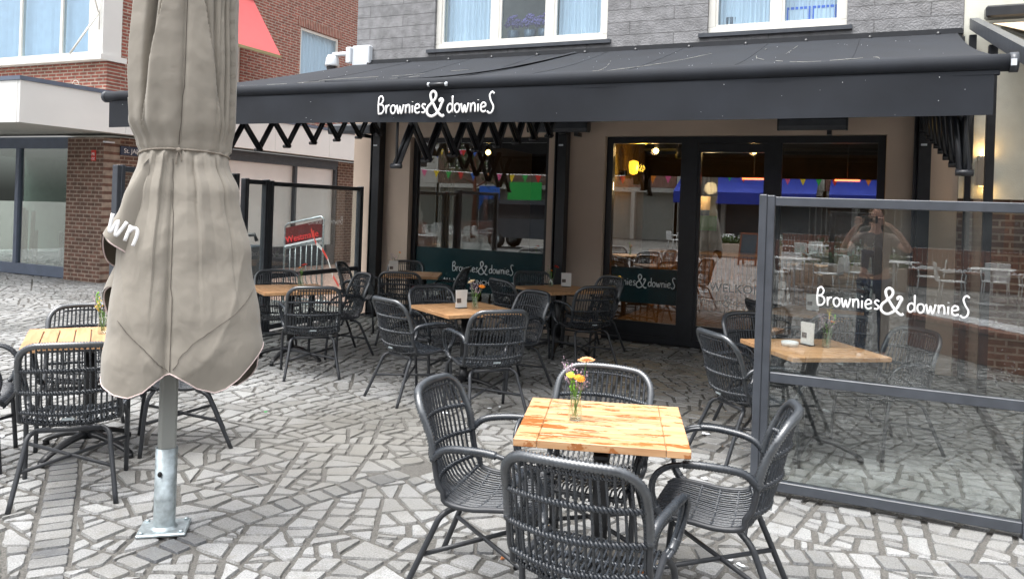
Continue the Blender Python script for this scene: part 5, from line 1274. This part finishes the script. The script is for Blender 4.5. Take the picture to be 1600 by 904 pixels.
f = MB(); q = UB+tc_*.052-ur*.028+Vector((0, 0, .30)); f.ball(q, .011, 8, 6, (1, 1, 1.3)); part(f, 'lock_hole', 'lamp_black', um)
f = MB(); f.lathe([(.05, 0), (.07, -.05), (.04, .05), (0, .09)], 18, c=(UB.x, UB.y, ZTOP)); part(f, 'finial', 'taupe_cloth', um)
# ------------------------------------------------------------------ small litter on the ground
def at_px(x, y, z=0):
    u_ = x-800; v_ = y-324; a = u_*cos(ROLL)+v_*sin(ROLL); b_ = -u_*sin(ROLL)+v_*cos(ROLL); d = Fw+Rt*(a/1224)-Up*(b_/1224); t = (z-H)/d.z; return Vector((0, 0, H))+d*t
def lump(name, x, y, r, m_, label, cat, grp, seed, flat=.45):
    rr = random.Random(seed); p = at_px(x, y); f = MB()
    for k in range(6): f.ball((rr.uniform(-r, r)*.8, rr.uniform(-r, r)*.5, r*flat*.5), r*rr.uniform(.35, .7), 8, 5, (1, 1, flat))
    o = f.build(name, m_, None, (p.x, p.y, .002)); return tag(o, label, cat, grp)
for k, (x, y, r, lab) in enumerate(((1138, 875, .022, 'clump of white hail on the paving under the right foreground chair, left of two'), (1158, 884, .02, 'clump of white hail on the paving under the right foreground chair, right of two'), (1082, 879, .007, 'single hailstone left of the clumps under the right foreground chair'),
    (697, 633, .022, 'upper white hail clump behind the left foreground chair'), (703, 638, .014, 'middle white hail clump behind the left foreground chair'), (697, 646, .024, 'lower white hail clump behind the left foreground chair'), (765, 638, .018, 'thin white hail patch near the middle table, left of two'), (782, 636, .018, 'thin white hail patch near the middle table, right of two'), (1102, 678, .03, 'hail clump by the legs of the chair left of the large screen'), (1100, 748, .022, 'hail clump behind the armrest of the right foreground chair'), (4, 682, .02, 'hail clump on the paving at the left picture edge'), (1292, 643, .03, 'hail patch seen through the lower pane of the large screen'))):
    lump('hail_clump', x, y, r, 'hail', lab, 'hail', 'hail clumps on the paving', k)
def leaf(x, y, r, m_, label, rz, z=.004, seed=1):
    p = at_px(x, y, z); f = MB(); rr = random.Random(seed); n = 14; vs = [(0, 0, .006)]
    for k in range(n): a = 2*pi*k/n; q = r*(1 if k % 2 else .55)*rr.uniform(.7, 1.1); vs.append((q*cos(a), q*.6*sin(a), rr.uniform(0, .008)))
    f.add(vs+[(a, b_, c-.002) for a, b_, c in vs], [(0, k+1, (k+1) % n+1) for k in range(n)]+[(n+1, n+1+(k+1) % n+1, n+1+k+1) for k in range(n)]); o = f.build('leaf', m_, None, (p.x, p.y, z)); o.rotation_euler.z = rz
    return tag(o, label, 'leaf')
leaf(1001, 894, .03, 'dry_leaf', 'dry orange leaf on the paving below the nearest chair', .4, seed=3)
leaf(723, 627, .022, 'dry_leaf', 'small brown leaf beside the hail behind the left foreground chair', 1.2, seed=4)
leaf(785, 872, .022, 'dry_leaf', 'tiny curled leaf between the two left foreground chairs', 2.0, seed=5)
leaf(716, 703, .03, 'green_leaf', 'bright green scrap lying behind the seat of the left foreground chair', .2, seed=6)
leaf(415, 643, .02, 'green_leaf', 'small green scrap on the paving right of the parasol pole', .9, seed=7)
# ------------------------------------------------------------------ the square behind the camera (mirrored in the glass)
rnd = random.Random(21)
def row_house(x0, x1, y, h, m_, label, awn=None, shop='shop_wall'):
    root = empty('row_house', ((x0+x1)/2, y, 0), 0, label, 'building', 'houses across the square')
    L2 = (x1-x0)/2; b = MB(); n = max(2, int((x1-x0)/2.4)); w = (x1-x0)/n
    # wall with window holes: build as strips (front faces +y)
    zs = [3.4, 4.2, 5.8, 7.0, 8.4, h]
    b.box(-L2, -4, 3.2, L2, -.02, 4.2).box(-L2, -4, 5.8, L2, -.02, 7.0).box(-L2, -4, 8.4, L2, -.02, h)
    for z0, z1 in ((4.2, 5.8), (7.0, 8.4)):
        for i in range(n):
            b.box(-L2+i*w, -4, z0, -L2+i*w+w*.28, -.02, z1).box(-L2+i*w+w*.72, -4, z0, -L2+(i+1)*w, -.02, z1)
    b.build('wall', m_, root)
    f = MB(); g_ = MB()
    for z0, z1 in ((4.2, 5.8), (7.0, 8.4)):
        for i in range(n):
            a, c = -L2+i*w+w*.28, -L2+i*w+w*.72; k = .07
            f.box(a, -.16, z0, c, -.06, z0+k).box(a, -.16, z1-k, c, -.06, z1).box(a, -.16, z0+k, a+k, -.06, z1-k).box(c-k, -.16, z0+k, c, -.06, z1-k).box((a+c)/2-.03, -.15, z0+k, (a+c)/2+.03, -.07, z1-k); g_.box(a+k, -.2, z0+k, c-k, -.17, z1-k)
    f.build('window_frames', 'white_frame', root); g_.build('panes', 'dark_dome', root)
    b = MB(); b.prism([(-L2-.2, .3, h), (-L2-.2, -4.2, h), (-L2-.2, -2, h+2.2)], (2*L2+.4, 0, 0)); b.build('roof', 'roof_tile', root)
    b = MB(); b.box(-L2, -4, 0, L2, -.5, 3.2); b.build('shopfront', shop, root)
    b = MB()
    for i in range(n+1): b.box(-L2+i*w-.12, -.5, 0, -L2+i*w+.12, -.03, 3.2)
    b.box(-L2, -.49, 2.9, L2, -.04, 3.19); b.build('shop_posts', 'stone_white', root)
    if awn:
        b = MB(); b.prism([(-L2+.3, .05, 3.9), (-L2+.3, 2.2, 2.95), (-L2+.3, 2.2, 2.3), (-L2+.3, 2.17, 2.3), (-L2+.3, 2.15, 2.93), (-L2+.3, .05, 3.86)], (2*L2-.6, 0, 0)); b.build('shop_awning', awn, root)
    return root
xs = [-46, -36, -27, -18.5, -10.5, -2.2, 1.2, 9, 18, 28]
mats_ = ['brick_red_x', 'stone_white', 'brick_brown_x', 'brick_red_x', 'cream_render', 'brick_red_x', 'brick_red_x', 'stone_white', 'brick_brown_x']
aws = [None, None, None, None, 'blue_cloth', 'blue_cloth', None, 'maroon', None]
labs = ['red brick house farthest left across the square', 'white stone house between red and brown brick ones across the square', 'brown brick house with pale shopfront and posters across the square', 'red brick house without awning across the square', 'cream house with long blue awning across the square', 'narrow red brick house with blue awning across the square', 'red brick house behind the long bench across the square', 'white house with dark red awning across the square', 'brown brick house farthest right across the square']
hs_ = [9.4, 8.8, 9.8, 9.2, 9.0, 9.6, 9.2, 8.8, 9.4]
for i in range(9): row_house(xs[i]+.02, xs[i+1]-.02, -27, hs_[i]+.01*i, mats_[i], labs[i], aws[i], 'soffit' if i in (1, 2, 3) else ('room_dark' if i % 2 else 'bin_grey'))
POSTERS = ((-23.7, -22.2, .3, 3.0, 'band_blue', 'paper'), (-21.6, -19.2, .0, 3.3, 'band_green', 'paper'))
for k, (xa, xb, z0, z1, c1, c2) in enumerate(POSTERS):
    e_ = empty('shop_poster', ((xa+xb)/2, -26.9, .05), 0, ['blue and white poster on a shopfront across the square', 'green and white poster on a shopfront across the square'][k], 'poster', 'posters across the square')
    f = MB(); f.box(-(xb-xa)/2, 0, z0, (xb-xa)/2, .03, z0+(z1-z0)*.4); f.build('lower_field', c2, e_); f = MB(); f.box(-(xb-xa)/2, 0, z0+(z1-z0)*.4+.003, (xb-xa)/2, .03, z1); f.build('upper_field', c1, e_)
# trees on the square
def tree(x, y, h, label):
    root = empty('plane_tree', (x, y, 0), 0, label, 'tree', 'young trees on the square'); rr = random.Random(int(x*31+y*7)); t = MB()
    t.tube([(0, 0, 0), (.03, 0, h*.3), (.0, .05, h*.6), (0, 0, h*.95)], [.14, .11, .07, .02], 9)
    tips = []
    for k in range(16):
        a = rr.uniform(0, 6.28); z0 = h*rr.uniform(.38, .8); L_ = h*rr.uniform(.14, .3); p = Vector((L_*cos(a), L_*sin(a), z0+L_*.8)); t.tube([(0, 0, z0), (p.x*.5, p.y*.5, z0+L_*.3), p], [.04, .03, .008], 5); tips.append(p)
    t.build('trunk', 'bench_wood', root); f = MB()
    for k in range(2600):
        c = rr.choice(tips)+Vector((rr.gauss(0, .45), rr.gauss(0, .45), rr.gauss(0, .4))); a = Vector((rr.uniform(-1, 1), rr.uniform(-1, 1), rr.uniform(-1, 1))).normalized()*.07; b_ = a.orthogonal().normalized()*.045
        f.add([c-a, c+b_, c+a, c-b_], [(0, 1, 2, 3)])
    f.build('crown', 'hedge', root)
for i, (x, y, h) in enumerate(((-26, -14, 6), (-19, -17, 6.5), (-13, -20, 6), (3.5, -15, 6), (8, -20, 6.5))):
    tree(x, y, h, ['young tree farthest left on the square', 'young tree second from the left on the square', 'young tree in front of the red brick house without awning', 'young tree beside the long bench on the square', 'young tree farthest right on the square'][i])
# benches
def bench(x, y, rz, L_, label, hail=True, back=(0, 1)):
    root = empty('slatted_bench', (x, y, 0), radians(rz), label, 'bench', 'brown slatted benches on the square')
    b = MB(); b.box(0, -.5, 0, L_, .0, .36, ch=.01); b.build('base', 'corten', root); n = int(L_/.12)
    f = MB()
    for k in range(n): f.box(k*.12, -.56, .38, k*.12+.105, .05, .45, ch=.012)
    f.build('seat', 'bench_wood', root); f = MB(); k0, k1 = int(n*back[0]), int(n*back[1])
    for k in range(k0, k1): f.box(k*.12, -.62, .452, k*.12+.105, -.55, .98, ch=.012)
    f.build('backrest', 'bench_wood', root)
    if hail:
        rr = random.Random(int(L_*10)); f = MB()
        for k in range(n):
            f.box(k*.12+.01, -.5, .451, k*.12+.095, -.02-rr.uniform(0, .05), .462+rr.uniform(0, .008), ch=.004)
            if k0 <= k < k1: f.ball((k*.12+.05, -.53, .465), .045, 8, 5, (1, 1, .6)); f.box(k*.12+.01, -.61, .981, k*.12+.095, -.56, .99)
        f.build('hail', 'hail', root)
    return root
bench(.55, -1.95, 56, 3.6, 'brown slatted bench covered in hail standing right behind the camera', back=(.42, 1))
bench(-21.5, -7.0, 4, 6, 'long brown bench with hail facing the corner shop', back=(0, .9))
bench(-30, -9.0, -6, 5, 'brown bench by the hedge at the far left of the square')
bench(-3.2, -14.5, -4, 3.0, 'short brown bench in front of the blue awning'); bench(1.0, -13.0, 14, 3.2, 'brown bench with hail near the white café chairs')
for i, (x, y, w) in enumerate(((-4.6, -12.2, 3.2), (-.4, -11.2, 2.6), (-24, -11.5, 5))):
    e_ = empty('planter', (x, y, 0), 0, ['planter with low hedge left of the white café tables', 'planter with low hedge in the middle of the square', 'large planter with bushes at the left of the square'][i], 'planter', 'planters on the square')
    b = MB(); b.box(-w/2, -.4, 0, w/2, .4, .55, ch=.02); b.build('box', 'plaster', e_); f = MB(); rr = random.Random(i)
    for k in range(int(w*500)): 
        c = Vector((rr.uniform(-w/2, w/2), rr.uniform(-.38, .38), .55+abs(rr.gauss(0, .14 if i < 2 else .5)))); a = Vector((rr.uniform(-1, 1), rr.uniform(-1, 1), rr.uniform(-1, 1))).normalized()*.06; b_ = a.orthogonal().normalized()*.035
        f.add([c-a, c+b_, c+a, c-b_], [(0, 1, 2, 3)])
    f.build('foliage', 'hedge', e_)
# white cafe chairs and tables
def white_table():
    root = empty('white_table', (0, 0, 0), 0, 'x', 'table'); f = MB(); f.box(-.4, -.4, .72, .4, .4, .75, ch=.01); f.build('tabletop', 'cafe_white', root)
    f = MB(); f.cyl((0, 0, .04), (0, 0, .72), .03, 10).lathe([(0, 0), (.25, 0), (.24, .02), (.03, .06)], 16); f.build('base', 'cafe_white', root); return root
def white_chair():
    root = empty('white_chair', (0, 0, 0), 0, 'x', 'chair'); f = MB(); f.box(-.24, -.22, .43, .24, .24, .455, ch=.01); f.build('seat', 'cafe_white', root)
    f = MB(); f.box(-.24, -.26, .46, .24, -.235, .86, ch=.01, T=Matrix.Rotation(radians(6), 4, 'X')); f.build('backrest', 'cafe_white', root)
    for a, b_ in ((1, 1), (1, -1), (-1, 1), (-1, -1)): f = MB(); f.tube([(a*.22, b_*.2, .43), (a*.25, b_*.24, 0)], .013, 7); f.build('leg', 'cafe_white', root)
    for a in (1, -1): f = MB(); f.tube([(a*.25, -.22, .64), (a*.26, .18, .66), (a*.25, .22, .6), (a*.235, .2, .44)], .013, 7); f.build('armrest', 'cafe_white', root)
    return root
wt_, wc_ = white_table(), white_chair(); first = [True, True]
sp_ = [(-5.6, -15), (-3.8, -17.5), (-1.5, -9.2), (.6, -10.2), (2.4, -9.0), (-1.2, -17.5), (1.8, -15.5), (4.4, -11.5), (-7.6, -17.0)]
for i, (x, y) in enumerate(sp_):
    o = wt_ if i == 0 else copy_tree(wt_); o.location = (x, y, 0); o.rotation_euler.z = rnd.uniform(0, 1)
    o['label'] = 'white square café table on the square behind the camera, one of nine alike'; o['group'] = 'white café tables on the square'
    for k in range(3):
        a = rnd.uniform(0, 1)+k*2.1; c = wc_ if (i == 0 and k == 0) else copy_tree(wc_); c.location = (x+.72*cos(a), y+.72*sin(a), 0); c.rotation_euler.z = a+pi/2
        c['label'] = 'white armchair at a white table on the square behind the camera'; c['group'] = 'white café chairs on the square'
# bunting
def bunting(a, b_, label, sag=.35, sz=.27):
    root = empty('bunting', a, 0, label, 'bunting', 'strings of coloured pennants over the square'); a = Vector(a); b_ = Vector(b_); d = b_-a; n = int(d.length/.55); pt = lambda t: d*t-Vector((0, 0, sag*4*t*(1-t)))
    f = MB(); f.tube([pt(i/30) for i in range(31)], .012, 4); f.build('string', 'white_paint', root); dn = d.normalized(); cs = ['band_yellow', 'band_green', 'band_red', 'band_blue', 'band_orange', 'band_pink']
    for k in range(min(n, 60)):
        p = pt((k+.5)/n); f = MB(); f.prism([p-dn*sz*.5, p+dn*sz*.5, p-Vector((0, 0, sz*1.15))], (0, .004, 0)); f.build('pennant', cs[k % 6], root)
bunting((-20, -8.2, 3.35), (-3, -8.6, 3.3), 'bunting string low over the left half of the square'); bunting((-9, -12.2, 3.75), (3, -9.2, 3.3), 'bunting string crossing in front of the blue awning')
bunting((-30, -9, 4.2), (-15, -13, 4.5), 'bunting string at the far left by the trees'); bunting((-22, -12, 4.6), (-8, -13, 4.6), 'bunting string high over the left half of the square')
# parked van behind
e_ = empty('parked_van', (-12.2, -9.8, 0), radians(2), 'dark grey delivery van parked across the square', 'van')
f = MB(); sec = [(-2.4, .45), (-2.4, 1.55), (-2.2, 1.98), (.9, 2.0), (1.5, 1.35), (2.35, 1.1), (2.5, .8), (2.5, .45)]
f.prism([(x, -.9, z) for x, z in sec], (0, 1.8, 0)); f.build('body', 'anthracite', e_)
f = MB(); f.prism([(x, .905, z) for x, z in [(-2.1, 1.2), (-2.05, 1.8), (.8, 1.82), (1.3, 1.28)]], (0, .01, 0)); f.build('window', 'dark_dome', e_)
for x in (-1.6, 1.6):
    for y in (-.92, .72):
        f = MB(); f.cyl((x, y, .34), (x, y+.2, .34), .34, 20); w_ = f.build('wheel', 'lamp_black', e_); f = MB(); f.cyl((x, y-.01, .34), (x, y+.21, .34), .2, 14); f.build('rim', 'galvanised', w_)
# A-frame board
e_ = empty('sandwich_board', (-3.6, -7.6, 0), .2, 'wooden framed sandwich board standing on the square', 'sandwich board')
for sgn in (1, -1):
    f = MB(); T = Matrix.Rotation(radians(sgn*12), 4, 'X')@Matrix.Translation((0, 0, -.0)); 
    T = Matrix.Translation((0, -sgn*.0, 1.1))@Matrix.Rotation(radians(sgn*13), 4, 'X'); f.box(-.32, -.015, -1.12, -.26, .015, 0, T=T).box(.26, -.015, -1.12, .32, .015, 0, T=T).box(-.26, -.015, -.06, .26, .015, 0, T=T).box(-.26, -.015, -.95, .26, .015, -.9, T=T); f.build('frame', 'bench_wood', e_)
    f = MB(); f.box(-.26, -.006, -.9, .26, .006, -.06, T=T); f.build('board', 'bin_grey', e_)
# ------------------------------------------------------------------ photographer (seen mirrored in the large screen)
def skin_mesh(name, nodes, edges, m_, parent, sub=2, root=0):
    me = bpy.data.meshes.new(name); me.from_pydata([n[0] for n in nodes], edges, []); o = bpy.data.objects.new(name, me); COL.objects.link(o)
    sk = o.modifiers.new('s', 'SKIN'); ss = o.modifiers.new('u', 'SUBSURF'); ss.levels = ss.render_levels = sub
    for i, n in enumerate(nodes):
        v = me.skin_vertices[0].data[i]; r = n[1]; v.radius = r if isinstance(r, tuple) else (r, r); v.use_root = (i == root)
    dg = bpy.context.evaluated_depsgraph_get(); dg.update(); nm = bpy.data.meshes.new_from_object(o.evaluated_get(dg)); bpy.data.objects.remove(o)
    nm.materials.clear(); nm.materials.append(M[m_]); nm.polygons.foreach_set('use_smooth', [True]*len(nm.polygons)); o = bpy.data.objects.new(name, nm); COL.objects.link(o); o.parent = parent; return o
HD = radians(-4)
pe = empty('person', (.10, -.42, 0), HD, 'man in a brown T-shirt and blue jeans holding a phone up with both hands', 'person')
# local: +y faces the cafe
ph = Vector((-.10, .385, 1.68))
body = [((0, 0, .98), (.15, .11)), ((0, .0, 1.15), (.15, .105)), ((0, -.01, 1.33), (.175, .11)), ((0, -.01, 1.47), (.12, .085)), ((0, .0, 1.54), (.058, .058)), ((0, .01, 1.60), (.056, .058)), ((0, .015, 1.66), (.07, .085)), ((0, .015, 1.74), (.077, .10)), ((0, .005, 1.81), (.066, .085)), ((0, .0, 1.845), (.035, .045)),
 ((.17, -.01, 1.46), .058), ((.30, .06, 1.36), .046), ((.36, .13, 1.33), .042), ((.24, .27, 1.50), .033), ((.12, .36, 1.62), (.026, .02)), ((.05, .385, 1.655), (.03, .016)),
 ((-.17, -.01, 1.46), .058), ((-.30, .06, 1.34), .046), ((-.37, .13, 1.30), .042), ((-.31, .27, 1.48), .033), ((-.24, .36, 1.60), (.026, .02)), ((-.20, .385, 1.65), (.03, .016)),
 ((.10, .0, .92), .095), ((.11, .02, .70), .078), ((.11, .01, .50), .058), ((.12, -.02, .28), .052), ((.12, -.03, .09), .036), ((.13, .09, .035), (.042, .03)),
 ((-.10, .0, .92), .095), ((-.11, .03, .70), .078), ((-.12, .03, .50), .058), ((-.13, .0, .28), .052), ((-.13, -.02, .09), .036), ((-.14, .10, .035), (.042, .03))]
E_ = [(0, 1), (1, 2), (2, 3), (3, 4), (4, 5), (5, 6), (6, 7), (7, 8), (8, 9), (3, 10), (10, 11), (11, 12), (12, 13), (13, 14), (14, 15), (3, 16), (16, 17), (17, 18), (18, 19), (19, 20), (20, 21), (0, 22), (22, 23), (23, 24), (24, 25), (25, 26), (26, 27), (0, 28), (28, 29), (29, 30), (30, 31), (31, 32), (32, 33)]
skin_mesh('body', body, E_, 'skin', pe)
shirt = [((0, 0, .95), (.165, .125)), ((0, .0, 1.15), (.165, .12)), ((0, -.01, 1.33), (.19, .125)), ((0, -.01, 1.475), (.13, .095)), ((0, .0, 1.52), (.075, .07)), ((.17, -.01, 1.46), .072), ((.27, .045, 1.38), .062), ((-.17, -.01, 1.46), .072), ((-.27, .045, 1.365), .062)]
skin_mesh('shirt', shirt, [(0, 1), (1, 2), (2, 3), (3, 4), (3, 5), (5, 6), (3, 7), (7, 8)], 'shirt', pe)
jn = [((0, 0, .97), (.155, .12)), ((.10, .0, .90), .108), ((.11, .02, .70), .09), ((.11, .01, .50), .072), ((.12, -.02, .28), .066), ((.12, -.03, .08), .06), ((-.10, .0, .90), .108), ((-.11, .03, .70), .09), ((-.12, .03, .50), .072), ((-.13, .0, .28), .066), ((-.13, -.02, .08), .06)]
skin_mesh('jeans', jn, [(0, 1), (1, 2), (2, 3), (3, 4), (4, 5), (0, 6), (6, 7), (7, 8), (8, 9), (9, 10)], 'jeans', pe)
f = MB(); f.ball((0, -.015, 1.775), .098, 20, 12, (.86, 1.02, .98)); f.build('hair', 'hair', pe)
f = MB()
for sgn in (1, -1):
    f.ball((sgn*.078, .0, 1.715), .026, 8, 6, (.4, .8, 1.2))
f.ball((0, .112, 1.705), .018, 8, 6, (.8, 1, 1.4)); f.build('face', 'skin', pe)
f = MB()
for sgn in (1, -1):
    hx = .035 if sgn > 0 else -.235
    for k in range(4):
        z = 1.635+k*.021; L_ = [.052, .062, .058, .046][k]; f.tube(catmull([(hx+sgn*.015, .385, z), (hx-sgn*L_*.2, .372, z+.004), (hx-sgn*L_*.9, .368, z+.004), (hx-sgn*L_*1.15, .376, z+.002)], 4), [.0095]*12+[.007], 8)
    f.tube(catmull([(hx+sgn*.02, .37, 1.64), (hx+sgn*.005, .352, 1.655), (hx-sgn*.03, .356, 1.665)], 4), .0105, 8)
f.build('fingers', 'skin', pe)
f = MB(); f.box(-.185, .392, 1.645, -.015, .401, 1.725, ch=.003); o = f.build('phone', 'phone_black'); o.location = pe.location; o.rotation_euler = pe.rotation_euler; tag(o, 'black mobile phone held sideways by the man in the brown T-shirt', 'phone')
f = MB()
for sgn in (1, -1): f.tube([(sgn*.12, -.06, .035), (sgn*.125, .02, .05), (sgn*.135, .10, .035), (sgn*.14, .18, .025)], [.04, .045, .045, .03], 10)
f.build('shoe', 'cafe_white', pe)
